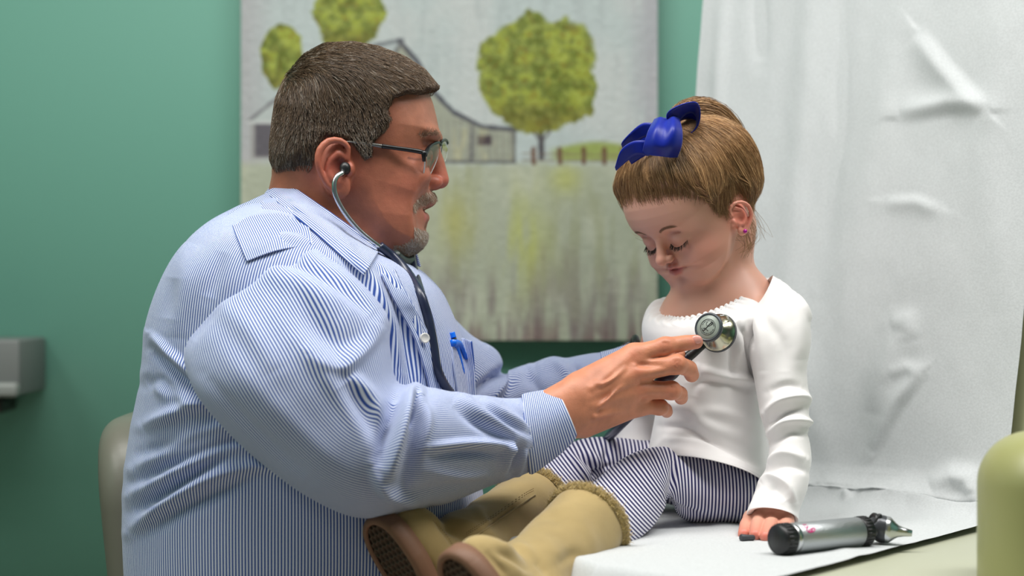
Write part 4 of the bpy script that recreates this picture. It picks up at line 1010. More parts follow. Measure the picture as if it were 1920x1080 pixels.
# eyelashes, eyebrows
def lstr(P0, P1, P2, r0, name, col):
    pa = np.stack([P0, .5 * P0 + .5 * P1, P1, .5 * P1 + .5 * P2, P2], 1) if P2 is not None else np.stack([P0, P1], 1)
    V, F = strands(HO + HS * (pa / 1000) @ HR.T, r0, r0 * .35); return V, F
M_lash = mat('lash', lin(44, 32, 26), .6)
for s_ in (1, -1):
    t = rng.random(110)[:, None]; crv = spline([(70.5, 12, -7.2), (73.2, 20, -10.8), (72.2, 28, -11.0), (66.5, 38, -7.5)], 100)
    b = crv[(t[:, 0] * 99).astype(int)] * [1, s_, 1]; out = np.concatenate([4.5 + 0 * t, s_ * (t - .45) * 6, -4 + 0 * t], 1) * rng.uniform(.6, 1.1, (110, 1))
    V, F = lstr(b, b + out * .5 + [0, 0, -.6], b + out, .00022, '', None); link('eyelashes', mesh(V, F), M_lash, girl)
    t = rng.random(240)[:, None]; crv = spline([(76.5, 12, 12), (76, 20, 15.5), (72, 30, 16), (64, 40, 12)], 100)
    b = crv[(t[:, 0] * 99).astype(int)] * [1, s_, 1] + rng.normal(size=(240, 3)) * [.3, .3, 1.0] * (1 - .5 * t)
    d = np.concatenate([-1.5 * t, s_ * (1 + 0 * t), .5 - .9 * t], 1) * 5
    pa = np.stack([b, b + d * .5, b + d], 1)
    w_ = HO + HS * (pa / 1000) @ HR.T; shp = w_.shape; w_ = w_.reshape(-1, 3); 
    for _ in range(4): f0, g = grad(ghead, w_); g /= np.linalg.norm(g, axis=1, keepdims=True); w_ = w_ - g * np.clip(f0 - .0003, -.003, .003)[:, None]
    w_ = w_.reshape(shp)
    b0_ = ok_ = (np.abs(ghead(w_.reshape(-1, 3)).reshape(shp[:2]) - .0003) < .0014).all(1) & (np.linalg.norm(w_[:, 2] - w_[:, 0], axis=1) < .0075); w_ = w_[ok_]
    V, F = strands(w_, .00012, .00006); link('eyebrow', mesh(V, F), mat('brow_hair', lin(150, 112, 86), .6), girl)
# earring
V, F = isosurf(lambda p: ell(p, hw(16, 72.5, -31.5), (.0024, .0024, .0024)), hw(16, 72.5, -31.5) - .004, hw(16, 72.5, -31.5) + .004, .0005)
link('ear_stud', mesh(V, F), mat('stud', lin(176, 40, 150), .2, .3), girl)

# ---- hair of the girl
TIE = np.array([-8., 2., 97.])     # where the hair is gathered
HLN = [(74, 0, 52), (71, 22, 50), (62, 42, 44), (50, 56, 34), (38, 62, 20), (34, 66, 4), (26, 68, -4), (18, 70, 2), (4, 72, 8), (-10, 74, 0), (-16, 72, -20), (-34, 62, -30), (-50, 40, -38), (-58, 0, -40)]
hd_ = np.array([math.atan2(l, f) for f, l, u in HLN]); hu_ = np.array([u for f, l, u in HLN])
def hmask(q):
    """positive above the hairline, in mm of height"""
    a = np.arctan2(np.abs(q[:, 1]), q[:, 0]); return q[:, 2] - np.interp(a, np.sort(hd_), hu_[np.argsort(hd_)])
def gcap_l(q):
    f = ghead_l2(q) + 1.2 - 7.7 * sst(0, 34, hmask(q)); return np.maximum(f, -hmask(q) - 3)
def ghead_l2(q):
    d = -poly2(q[:, 0], q[:, 2], GF); W = 68 - 15 * sst(10, 75, -q[:, 2]); t = 1 - np.minimum(d / 54, 1); e = 2.15
    return ((t ** e + np.abs(q[:, 1] / W) ** e) ** (1 / e) - 1) * 54 * .85
def gcap(p): return gcap_l(hloc(p)) / 1000
def gcap_s(p): q = hloc(p); return (ghead_l2(q) - np.maximum(.5, 7.7 * sst(0, 34, hmask(q)) - 1.2)) / 1000
cV, cQ = isosurf(gcap, HO - .12, HO + .12, .003)
M_hairg = mat('hair_girl', rough=.36, vcol=True, spec=.4)
def dgirl(p):
    q = hloc(p); d = TIE - q; d = d / (np.linalg.norm(d, axis=1, keepdims=True) + 1e-9)
    d[:, 2] += .3 * (1 - sst(0, 60, q[:, 2])); d[:, 0] -= .2 * sst(20, 60, q[:, 0]) * (q[:, 2] < 60)
    n = np.stack([vnoise(p, 120, 11), vnoise(p, 120, 12), vnoise(p, 120, 13)], 1) * .12
    return (d + n) @ HR.T
R_ = tri_sample(cV, cQ, 44000); ql = hloc(R_); mm = hmask(ql); R_ = R_[(mm > 1) & (rng.random(len(mm)) < .10 + .90 * sst(3, 30, mm))]; ql = hloc(R_)
dist = np.linalg.norm(ql - TIE, axis=1)
L = np.minimum(.050 * rng.uniform(.5, 1.2, len(R_)), dist / 1000 * .95)
def streak(p):
    q = hloc(p) - TIE; a = np.arctan2(q[:, 1], q[:, 0]); return lat(77)(a * 14 + 40, np.zeros(len(a)) + .5) * .6 + lat(78)(a * 37 + 90, np.zeros(len(a)) + .5) * .4
pa = grow(gcap_s, R_, dgirl, L, 7, -.0002, .0016, .05)
sk = streak(R_); f0_, g_ = grad(gcap_s, R_); pa = pa + (g_ / np.linalg.norm(g_, axis=1, keepdims=True) * (np.clip(sk - .35, 0, 1) * .006)[:, None])[:, None]
V1, F1 = strands(pa, .00021, .00012)
def gcol(n, per, ql=None, warm=0):
    k = rng.random((n, 1)); c = srgb2lin(np.array([[116, 86, 58.]])) * (1 - k) + srgb2lin(np.array([[176, 138, 96.]])) * k
    c = np.where(rng.random((n, 1)) < .12, srgb2lin(np.array([[206, 168, 122.]])), c); return np.repeat(c, per, 0)
c1_ = gcol(len(R_), 21) * np.repeat(.62 + .85 * sst(.2, .8, sk), 21)[:, None]
# hairline wisps
hk = spline(np.array([(f, l, u) for f, l, u in HLN], float), 200); wi = rng.integers(0, 170, 4600); sg_ = np.where(rng.random(4600) < .72, 1, -1)[:, None]
wq = hk[wi] * np.concatenate([np.ones((4600, 1)), sg_, np.ones((4600, 1))], 1) + rng.normal(size=(4600, 3)) * [1.2, 1.2, 5.0] + [0, 0, 4.0]; wq = hw_many(wq)
pw = grow(ghead, wq, dgirl, .034 * rng.uniform(.5, 1.2, len(wq)), 7, .0004, .0062, .10); V3, F3 = strands(pw, .00010, .00012); c3 = gcol(len(wq), 21)
V, F = cat([(cV, cQ), (V1, F1), (V3, F3)]); hm_ = sst(10, 30, hmask(hloc(cV)))[:, None]; c0 = srgb2lin(np.array([[206, 160, 136.]])) * (1 - hm_) + srgb2lin(np.array([[112, 82, 56.]])) * hm_
hair = link('hair', mesh(V, F, col=np.concatenate([c0, c1_, c3])), M_hairg, girl)
# ponytail: rises from the tie, falls behind the head and ends beside the neck
PT = [P(1262, 250, .025), P(1280, 224, .028), P(1314, 222, .035), P(1344, 246, .045), P(1364, 288, .055), P(1376, 345, .060), P(1382, 400, .060), P(1384, 446, .055)]
PR_ = [.010, .018, .024, .027, .026, .023, .018, .009]
ctr = spline(PT, 60); rad = spline(np.array(PR_)[:, None], 60)[:, 0]
tg = np.gradient(ctr, axis=0); tg /= np.linalg.norm(tg, axis=1, keepdims=True)
bu = np.zeros((60, 3)); u_ = nrm(np.cross(tg[0], [0, 1, 0]))
for k in range(60): u_ = nrm(u_ - tg[k] * (u_ @ tg[k])); bu[k] = u_
bv = np.cross(tg, bu)
NP_ = 5200; a0 = rng.uniform(0, 2 * PI, NP_); r0 = np.sqrt(rng.uniform(.15, 1, NP_)); st = (rng.uniform(0, 1, NP_) ** 2 * 14).astype(int); en = 59 - (rng.uniform(0, 1, NP_) ** 2.2 * 26).astype(int)
K = 14; idx = (st[:, None] + (en - st)[:, None] * np.linspace(0, 1, K)[None]); i0 = np.clip(idx.astype(int), 0, 58); fr = (idx - i0)[..., None]
lp = lambda A: A[i0] * (1 - fr) + A[i0 + 1] * fr
aa = a0[:, None] + .5 * np.sin(idx / 18 + a0[:, None]) + .12 * np.sin(idx / 5 + 9 * r0[:, None])
rr = lp(rad[:, None])[..., 0] * r0[:, None] * (1 + .06 * rng.normal(size=(NP_, 1)))
pp_ = lp(ctr) + rr[..., None] * (np.cos(aa)[..., None] * lp(bu) + np.sin(aa)[..., None] * lp(bv))
V1, F1 = strands(pp_, .00042, .0002)
V0, F0 = pipe(ctr, list(rad * .78), 16, 60)
V, F = cat([(V0, F0), (V1, F1)])
link('ponytail', mesh(V, F, col=np.concatenate([np.repeat(srgb2lin(np.array([[112, 82, 56.]])), len(V0), 0), gcol(NP_, K * 3)])), M_hairg, girl)
# loose strands at the nape and temple
fl = []
for a, b, c, n in (((1400, 400), (1415, 440), (1402, 478), 26), ((1395, 420), (1405, 455), (1392, 470), 26), ((1408, 380), (1428, 420), (1436, 445), 10), ((1375, 440), (1392, 456), (1390, 476), 14)):
    for _ in range(n):
        j = rng.normal(size=(3, 2)) * [[3, 5], [5, 4], [8, 6]]; y = .02 + rng.uniform(-.02, .02)
        fl.append(spline([P(a[0] + j[0, 0], a[1] + j[0, 1], y), P(b[0] + j[1, 0], b[1] + j[1, 1], y - .003), P(c[0] + j[2, 0], c[1] + j[2, 1], y - .004)], 6))
V, F = strands(np.array(fl), .00018, .0001); link('loose_strands', mesh(V, F, col=gcol(len(fl), 18)), M_hairg, girl)['kind'] = 'stuff'

# ---- ribbon bow
M_bow = mat('satin_ribbon', lin(10, 34, 146), .40, sheen=.2, spec=.35)
bow = empty('hair_bow', tuple(P(1252, 262, -.02)), 'royal blue satin ribbon bow tied around the top of the girl\'s hair', 'bow')
def ribbon(ctrl, wv, name, n=40, m_=6):
    """ctrl: (px,py,y) centre line, wv: half-width vectors (px,py,y) per control point"""
    A = [P(a[0] + w_[0], a[1] + w_[1], a[2] + w_[2]) for a, w_ in zip(ctrl, wv)]; B = [P(a[0] - w_[0], a[1] - w_[1], a[2] - w_[2]) for a, w_ in zip(ctrl, wv)]
    A = spline(A, n); B = spline(B, n); t = np.linspace(0, 1, m_)[None, :, None]; G = A[:, None] * (1 - t) + B[:, None] * t
    i = np.arange(n - 1)[:, None] * m_; j = np.arange(m_ - 1)[None]; F = np.stack([i + j, i + j + 1, i + m_ + j + 1, i + m_ + j], -1).reshape(-1, 4)
    o = link(name, mesh(G.reshape(-1, 3), F), M_bow, bow); solid(o, .0012, 0); return o
# big front loop: faces the camera, folded over at its top and rounded below
G = np.array([[P(1227, 224, -.036), P(1238, 220, -.046), P(1250, 222, -.042), P(1262, 219, -.048), P(1273, 221, -.040)], [P(1216, 245, -.054), P(1230, 243, -.063), P(1246, 244, -.061), P(1263, 242, -.066), P(1279, 246, -.054)], [P(1208, 270, -.057), P(1225, 271, -.066), P(1242, 272, -.068), P(1260, 271, -.067), P(1278, 272, -.056)], [P(1204, 288, -.048), P(1222, 291, -.056), P(1240, 293, -.060), P(1256, 295, -.056), P(1270, 295, -.047)]])
G2, F, uv = patch(G, 40, 50); o = link('loop', mesh(G2.reshape(-1, 3), F), M_bow, bow); solid(o, .0012, 0)
# right-hand loop standing up behind it
ribbon([(1268, 246, -.034), (1262, 222, -.042), (1280, 206, -.040), (1302, 202, -.032), (1309, 218, -.022), (1303, 240, -.018), (1285, 256, -.022)], [(12, 3, .002), (12, 8, .006), (5, 9, .012), (-3, 10, .014), (-4, 6, .014), (-5, 4, .012), (-9, 4, .006)], 'loop')
ribbon([(1254, 230, -.020), (1275, 212, -.018), (1298, 216, -.010), (1300, 240, -.004), (1280, 258, -.010)], [(4, 14, .004), (3, 14, .008), (-6, 10, .01), (-8, 8, .01), (-8, 4, .006)], 'loop')
# left loop and tail
ribbon([(1236, 246, -.034), (1208, 244, -.036), (1180, 264, -.032), (1168, 278, -.026), (1186, 272, -.014), (1214, 262, -.012), (1240, 252, -.018)], [(3, 14, 0), (3, 13, .002), (1, 12, .004), (3, 8, .006), (6, 10, .004), (6, 12, 0), (4, 12, 0)], 'loop')
ribbon([(1216, 278, -.050), (1190, 278, -.052), (1170, 292, -.050), (1154, 317, -.046)], [(1, 15, 0), (3, 13, .002), (6, 10, .003), (1, 3, .001)], 'ribbon_tail')
ribbon([(1226, 270, -.030), (1200, 286, -.028), (1180, 302, -.026)], [(3, 12, 0), (3, 10, .002), (4, 6, .003)], 'ribbon_tail')
V, F = isosurf(lambda p: ell(p, P(1256, 236, -.028), (.009, .009, .010)), P(1256, 236, -.028) - .016, P(1256, 236, -.028) + .016, .002); link('knot', mesh(V, F), M_bow, bow)
# ------------------------------------------------------------------ the girl's clothes
M_top = mat('white_jersey', lin(236, 233, 232), .85, sheen=.3, spec=.2, bump=[(1200, .12, .0005), (60, .1, .002)])
def ringb(T, B, yT, yB, N_):
    a, b = P(T[0], T[1], yT), P(B[0], B[1], yB); c = (a + b) / 2; return Ring(c, (a - b) / 2, P(*N_) - c, 2.0)
GT = [ringb((1450, 925), (1214, 872), .045, .05, (1335, 864, -.070)), ringb((1448, 900), (1216, 856), .045, .05, (1332, 855, -.063)), ringb((1442, 850), (1226, 805), .05, .045, (1335, 830, -.036)), ringb((1436, 770), (1234, 742), .045, .04, (1335, 757, -.034)),
      ringb((1432, 690), (1222, 682), .04, .045, (1330, 690, -.034)), ringb((1448, 622), (1207, 628), .035, .055, (1330, 640, -.036)), ringb((1474, 562), (1207, 594), .03, .07, (1330, 612, -.034)),
      ringb((1462, 534), (1224, 570), .035, .08, (1312, 604, -.024)), ringb((1437, 522), (1252, 562), .035, .085, (1302, 597, -.012)), ringb((1430, 528), (1258, 566), .035, .085, (1302, 592, -.008))]
TFg = [([(1395, 590), (1385, 640), (1378, 690)], 8, .005), ([(1370, 640), (1372, 680), (1366, 720)], 7, -.003), ([(1310, 690), (1350, 705), (1400, 712), (1424, 715)], 8, .005), ([(1300, 745), (1310, 720), (1350, 715), (1400, 728)], 9, -.003),
       ([(1240, 755), (1290, 765), (1330, 800), (1420, 830)], 12, .003), ([(1240, 800), (1290, 805), (1350, 840), (1425, 872)], 8, -.004), ([(1250, 825), (1320, 838), (1400, 868)], 7, .003), ([(1290, 640), (1300, 680), (1296, 720)], 12, -.003),
       ([(1380, 600), (1402, 660), (1412, 720)], 5, -.004), ([(1250, 640), (1262, 690)], 8, .002), ([(1290, 770), (1350, 772), (1410, 790)], 10, .002)]
def dgt(V, N, al):
    X, Y = topx(V); h = folds(TFg, X, Y, N, .3); k = np.linspace(0, 1, V.shape[0])[:, None]; a = np.linspace(0, 2 * PI, V.shape[1], endpoint=False)[None]
    g = sst(.80, .93, k); h = h + g * .0016 * np.sin(a * 58 + 2 * np.sin(a * 5)) * (1 - .6 * (np.abs(k - .91) < .012)) + .0010 * sst(.66, .8, k) * (1 - g) * np.sin(a * 29 + k * 6) - .0016 * np.exp(-((k - .895) / .012) ** 2) - .001 * np.exp(-((k - .03) / .006) ** 2)
    return h + .0009 * vnoise(V.reshape(-1, 3), 75, 21).reshape(h.shape)
V, F, uv = loft(GT, 300, 300, dgt)
Vg = V.reshape(300, 300, 3); k_ = np.linspace(0, 1, 300)[:, None]; far_ = np.clip(-np.sin(np.linspace(0, 2 * PI, 300, endpoint=False) - PI / 2), 0, 1)[None]
Vg[..., 2] -= .038 * sst(.62, .95, k_) * far_; V = Vg.reshape(-1, 3)
gt = link('top', mesh(V, F, uv=uv), M_top, girl); gt['label'] = 'white long-sleeved top with gathered neckline'; solid(gt, .0012)
GS = [rng2((1448, 517), (1396, 598), .010, .030), rng2((1482, 540), (1398, 628), -.008, .038), rng2((1508, 582), (1403, 662), -.020, .038), rng2((1517, 630), (1410, 700), -.028, .036), rng2((1511, 690), (1420, 742), -.036, .034), rng2((1518, 750), (1430, 786), -.046, .033),
      rng2((1514, 800), (1440, 828), -.056, .031), rng2((1521, 855), (1437, 872), -.070, .031), rng2((1513, 912), (1422, 905), -.086, .030), ringb((1500, 955), (1408, 938), -.098, -.098, (1454, 942, -.128)), ringb((1499, 977), (1400, 963), -.104, -.104, (1450, 953, -.134)), ringb((1490, 974), (1412, 962), -.104, -.104, (1452, 953, -.126)), ringb((1484, 955), (1420, 945), -.10, -.10, (1452, 945, -.12))]
SFg = [([(1436, 775), (1465, 752), (1500, 745), (1520, 752)], 8, .007), ([(1436, 800), (1470, 775), (1510, 765)], 7, -.006), ([(1438, 815), (1470, 792), (1508, 790), (1518, 800)], 8, .006), ([(1440, 835), (1480, 812), (1512, 815)], 6, -.004), ([(1440, 735), (1475, 722), (1505, 728)], 8, -.003),
       ([(1437, 868), (1470, 850), (1512, 862)], 8, .005), ([(1432, 890), (1470, 872), (1515, 885)], 7, -.004), ([(1425, 905), (1445, 895), (1475, 912), (1490, 945)], 7, .005), ([(1430, 925), (1455, 915), (1475, 940)], 7, -.003),
       ([(1410, 560), (1425, 620), (1430, 700)], 9, .003), ([(1470, 550), (1500, 600), (1502, 680)], 16, .003), ([(1425, 590), (1465, 640), (1470, 700)], 12, -.002), ([(1400, 590), (1412, 650)], 5, -.003), ([(1490, 550), (1518, 605)], 5, .004)]
def dgs(V, N, al): return folds(SFg, *topx(V), N, .35) + .0009 * vnoise(V.reshape(-1, 3), 85, 22).reshape(V.shape[:2])
V, F, uv = loft(GS, 300, 140, dgs); o = link('sleeve', mesh(V, F, uv=uv), M_top, gt)
V, F, uv = loft([rng2((1240, 590), (1208, 640), .085, .032), rng2((1245, 680), (1190, 690), .125, .032), rng2((1238, 740), (1172, 745), .14, .030), rng2((1232, 800), (1158, 800), .13, .028), rng2((1228, 858), (1148, 852), .11, .027), rng2((1216, 856), (1160, 852), .11, .02)], 120, 60, lambda V, N, al: .003 * np.sin(al * 190) * np.exp(-((al - .09) / .04) ** 2))
link('sleeve', mesh(V, F, uv=uv), M_top, gt)

M_leg = stripe_mat('striped_leggings', lin(228, 226, 236), lin(38, 38, 92), .0046, .5, axis_=1, bump=(1500, .1))
lg_ = empty('x', (0, 0, 0)); bpy.data.objects.remove(lg_)
NL = [rng2((1452, 885), (1440, 992), .035, .058), rng2((1425, 870), (1418, 986), .028, .060), rng2((1380, 856), (1380, 983), .016, .060), rng2((1330, 847), (1330, 980), .000, .058), rng2((1285, 840), (1288, 976), -.016, .055), rng2((1240, 838), (1266, 960), -.032, .050), rng2((1200, 845), (1256, 938), -.050, .045),
      rng2((1165, 862), (1243, 958), -.075, .042), rng2((1135, 885), (1225, 985), -.105, .041), rng2((1108, 908), (1200, 1008), -.135, .040), rng2((1085, 925), (1175, 1028), -.165, .038), rng2((1060, 945), (1150, 1048), -.195, .036), rng2((1030, 970), (1120, 1075), -.22, .034)]
LF = [([(1262, 862), (1262, 900), (1256, 935)], 6, -.004), ([(1250, 935), (1275, 955), (1320, 968)], 8, -.004), ([(1225, 840), (1245, 880), (1248, 920)], 9, .002), ([(1110, 925), (1130, 960), (1140, 1000)], 7, -.002), ([(1125, 915), (1150, 960), (1165, 1005)], 8, .002)]
V, F, uv = loft(NL, 260, 110, lambda V, N, al: folds(LF, *topx(V), N, .3), us=0)
s0_ = uv[:, 1].max() * .47; uv[:, 1] = np.where(uv[:, 1] < s0_, uv[:, 1], s0_ + (uv[:, 1] - s0_) * .72)
le = link('leggings', mesh(V, F, uv=uv), M_leg, girl); le['label'] = 'navy and white striped leggings'
FL = [rng2((1400, 850), (1400, 960), .10, .05), rng2((1300, 832), (1302, 955), .105, .055), rng2((1230, 826), (1235, 940), .105, .052), rng2((1160, 821), (1170, 925), .10, .048), rng2((1110, 820), (1140, 915), .095, .045), rng2((1072, 830), (1122, 912), .085, .042), rng2((1040, 852), (1105, 930), .070, .041), rng2((1005, 878), (1082, 962), .045, .040), rng2((975, 902), (1055, 985), .015, .039), rng2((945, 925), (1025, 1010), -.015, .037)]
LF2 = [([(1085, 850), (1110, 875), (1125, 900)], 6, -.005), ([(1100, 840), (1125, 870), (1140, 895)], 6, .003), ([(1065, 850), (1090, 880), (1105, 905)], 6, .003), ([(1110, 900), (1125, 880), (1150, 870)], 5, -.004), ([(1140, 830), (1135, 860), (1130, 890)], 6, -.003)]
V, F, uv = loft(FL, 240, 100, lambda V, N, al: folds(LF2, *topx(V), N, .4), us=0)
link('leg', mesh(V, F, uv=uv), M_leg, le)

# ---- boots
M_suede = mat('tan_suede', lin(170, 148, 102), .9, sheen=.4, spec=.15, noise=(22, .10, 4), bump=[(900, .25, .0006), (120, .15, .0012)])
M_fur = mat('fleece_trim', lin(200, 176, 116), .95, sheen=.4, vcol=False, noise=(200, .12, 2))
M_sole = mat('rubber_sole', lin(128, 92, 70), .6, bump=[(500, .15, .0006)]); M_tread = mat('rubber_tread', lin(84, 64, 48), .65)
Lf = np.array([.53, 0, -.848]); Lf = Lf / np.linalg.norm(Lf); Wf = nrm(np.array([.53, -.78, .33])); Nf = np.cross(Lf, Wf)   # toe to heel, towards the camera side, out of the sole
def hwid(a):      # half width of the sole along its length (metres)
    t = np.clip(a / .156, 0, 1); return (.0335 - .0065 * sst(.35, .62, t) + .0015 * sst(.65, .85, t)) * (1 - np.abs(2 * t - 1) ** 4.2) ** .5 + 1e-4
def boot(E, top, rtop, rank, ank, label, wr_):
    FRM = np.stack([Lf, Wf, -Nf], 1)
    def loc(p): return (p - E) @ FRM          # a, w, n (n up into the boot)
    def back(q): return E + q @ FRM.T
    ankle = P(*ank)
    ax_ = nrm(top - ankle)
    def upper(p):
        q = loc(p)
        f = ell(q, (.042, 0, .018), (.040, .0320, .030)); f = smin(f, cap(q, (.05, 0, .022), (.118, 0, .030), .029, .030), .02)
        f = smin(f, cap(p, ankle, top + ax_ * .03, rank, rtop), .035)
        f = smin(f, cap(p, back(np.array([.112, 0, .04])), ankle, .032, rank), .02)
        f = smax(f, -q[:, 2] - .001, .002)
        return smax(f, (p - top) @ ax_, .002)
    lo = np.minimum(np.minimum(E - .05, E + Lf * .16 - .05), top - .065); hi = np.maximum(np.maximum(E + .05, E + Lf * .16 + .05), top + .065)
    V, Q = isosurf(upper, lo, hi, .0028)
    X, Y = topx(V); f0, g = grad(upper, V); g /= np.linalg.norm(g, axis=1, keepdims=True)
    V = V + g * (folds(wr_, X[None], Y[None], g[None], .4)[0] + .0009 * vnoise(V * [1, 1, 1.6], 75, 31) + .0004 * vnoise(V, 190, 33))[:, None]
    b_ = link('boot', mesh(V, Q), M_suede, girl); b_['label'] = label
    # foxing: side wall of the sole
    na, prof = 90, [(.006, -.001), (.0055, .0012), (-.004, .0016), (-.0105, .0012), (-.0135, -.0010), (-.0145, -.0040), (-.0140, -.0060), (-.0115, -.0068)]
    s = np.linspace(0, 2 * PI, 2 * na, endpoint=False); a = .078 - .078 * np.cos(s); wd = hwid(a) * np.sign(np.sin(s)) ; wd[0] = 0
    nx_ = np.stack([np.gradient(wd), -np.gradient(a)], 1); nx_ /= np.linalg.norm(nx_, axis=1, keepdims=True) + 1e-9
    sg = np.sign((nx_ * np.stack([a - .078, wd], 1)).sum(1)); nx_ *= sg[:, None]
    rings = []
    for n_, o_ in prof:
        tt = np.stack([a + nx_[:, 0] * o_, wd + nx_[:, 1] * o_, np.full(len(a), n_)], 1)
        if -.011 < n_ < .005: tt[:, :2] += nx_ * (.00035 * np.sign(np.sin(np.arange(2 * na) * PI / 1.0 + .5)))[:, None] * ((a > .02) & (a < .055))[:, None]
        rings.append(back(tt))
    m_ = 2 * na; V = np.concatenate(rings); i = np.arange(len(prof) - 1)[:, None] * m_; j = np.arange(m_)[None]; j2 = (j + 1) % m_
    F = np.stack([i + j, i + m_ + j, i + m_ + j2, i + j2], -1).reshape(-1, 4); sole = link('sole', mesh(V, F), M_sole, b_)
    # tread: hexagonal pockets
    nu, nv = 230, 90; A, Wd = np.meshgrid(np.linspace(.0025, .1535, nu), np.linspace(-1, 1, nv), indexing='ij'); w2 = Wd * (hwid(A) - .0045).clip(.0005)
    px_ = .0082; r3 = px_ * math.sqrt(3)
    def cell(ox, oy): xx = (A + ox) / r3; yy = (w2 + oy) / px_; return np.sqrt(((xx - np.round(xx)) * r3) ** 2 + ((yy - np.round(yy)) * px_) ** 2)
    dc = np.minimum(cell(0, 0), cell(r3 / 2, px_ / 2)); edge = (hwid(A) - .0045) - np.abs(w2)
    hgt = -.0118 - .0002 + .0035 * (1 - sst(.0028, .0038, dc)) * (edge > .001) * (A > .006) * (A < .150)
    V = back(np.stack([A, w2, hgt], -1).reshape(-1, 3)); i = np.arange(nu - 1)[:, None] * nv; j = np.arange(nv - 1)[None]
    F = np.stack([i + j, i + nv + j, i + nv + j + 1, i + j + 1], -1).reshape(-1, 4); link('tread', mesh(V, F), M_tread, sole)
    # fleece cuff
    u1 = nrm(np.cross(ax_, [0, 1, 0])); v1 = np.cross(ax_, u1); n = 7000; th = rng.uniform(0, 2 * PI, n); base = top + rtop * .97 * (np.cos(th)[:, None] * u1 + np.sin(th)[:, None] * v1) - ax_ * rng.uniform(-.001, .004, (n, 1))
    rad_ = (np.cos(th)[:, None] * u1 + np.sin(th)[:, None] * v1); w1 = rng.normal(size=(n, 3)) * .0022; w2_ = rng.normal(size=(n, 3)) * .003
    pa = np.stack([base, base + rad_ * .002 + ax_ * .0018 + w1 * .5, base + rad_ * .0034 + ax_ * .0030 + w2_ * .5, base + rad_ * .0030 + ax_ * .0040 + w2_ * .8], 1)
    V1, F1 = strands(pa, .00034, .0002); tr_ = spline([top + (rtop * .985) * (math.cos(t) * u1 + math.sin(t) * v1) for t in np.linspace(0, 2 * PI, 17)], 60)
    V0, F0 = pipe(tr_, .0030, 8, 60, caps=False); V, F = cat([(V0, F0), (V1, F1)]); link('fleece_trim', mesh(V, F), M_fur, b_)
    return b_, upper
W1_ = [([(985, 935), (935, 965), (895, 995), (872, 1010)], 4, .0016), ([(978, 940), (935, 972), (895, 1003)], 3, -.0016), ([(905, 955), (930, 985), (950, 1000)], 12, -.0015), ([(830, 970), (880, 985), (930, 1010)], 10, .002), ([(820, 985), (860, 1000), (890, 1025)], 8, -.003), ([(880, 940), (905, 965), (915, 990)], 8, .002), ([(812, 972), (835, 1000), (850, 1030)], 4, -.002)]
b1, up1 = boot(P(706, 964, -.215), P(998, 950, -.005), .0445, .037, (874, 1032, -.150), 'tan suede boot, farther one with its whole sole in view', W1_)
W2_ = [([(930, 1030), (965, 1045), (1000, 1075)], 9, -.005), ([(940, 1015), (980, 1030), (1010, 1060)], 9, .004), ([(905, 1030), (935, 1060), (950, 1085)], 8, -.003), ([(985, 990), (1030, 1020), (1060, 1050)], 22, .003), ([(1020, 960), (1060, 985)], 12, -.0015), ([(945, 1012), (1000, 1050), (1030, 1078)], 9, -.003), ([(1040, 1060), (1075, 1040), (1100, 1050)], 10, -.002), ([(1080, 960), (1105, 1000), (1115, 1035)], 14, .0015), ([(870, 1018), (900, 1050), (915, 1078)], 5, -.0018)]
b2, up2 = boot(P(848, 1026, -.375), P(1100, 985, -.190), .0435, .0410, (982, 1106, -.305), 'tan suede boot nearest the camera, cut off by the bottom edge', W2_)

BVb = BVHTree.FromObject(b1, bpy.context.evaluated_depsgraph_get())
def onb(px, py, off=.0006):
    o = np.array([0, CAMY, CAMZ]); d = nrm(P(px, py, 0) - o); mw = b1.matrix_world; r = BVb.ray_cast(Vector(o), Vector(d)); return (np.array(r[0]) - d * off) if r[0] is not None else None
def onpath(pl, n):
    return [q for q in (onb(a, b) for a, b in spline(pl, n)) if q is not None]
sm = onpath([(1003, 928), (985, 940), (940, 972), (905, 996), (876, 1014)], 40)
if len(sm) > 8:
    V, F = pipe(sm, .0011, 6, 60); link('seam', mesh(V, F), M_suede, b1)
st_ = []
for off in (-6, -10):
    pp_s = onpath([(1000, 926 + off), (982, 936 + off), (936, 968 + off), (901, 992 + off), (872, 1010 + off)], 61)
    for i in range(0, len(pp_s) - 1, 2): st_.append(pipe([pp_s[i], pp_s[i] * .4 + pp_s[i + 1] * .6], .00035, 4, 3))
pp_s = onpath([(812, 976), (826, 990), (842, 1010), (852, 1030)], 31)
for i in range(0, len(pp_s) - 1, 2): st_.append(pipe([pp_s[i], pp_s[i] * .4 + pp_s[i + 1] * .6], .00035, 4, 3))
if st_: o = link('stitching', mesh(*cat(st_)), mat('thread', lin(120, 96, 56), .8), b1); o['kind'] = 'stuff'
# ------------------------------------------------------------------ props
M_steel = mat('brushed_steel', lin(196, 198, 200), .26, 1); M_rub = mat('black_rubber', lin(24, 25, 27), .42); M_navy = mat('navy_tubing', lin(30, 38, 62), .34, coat=.2)
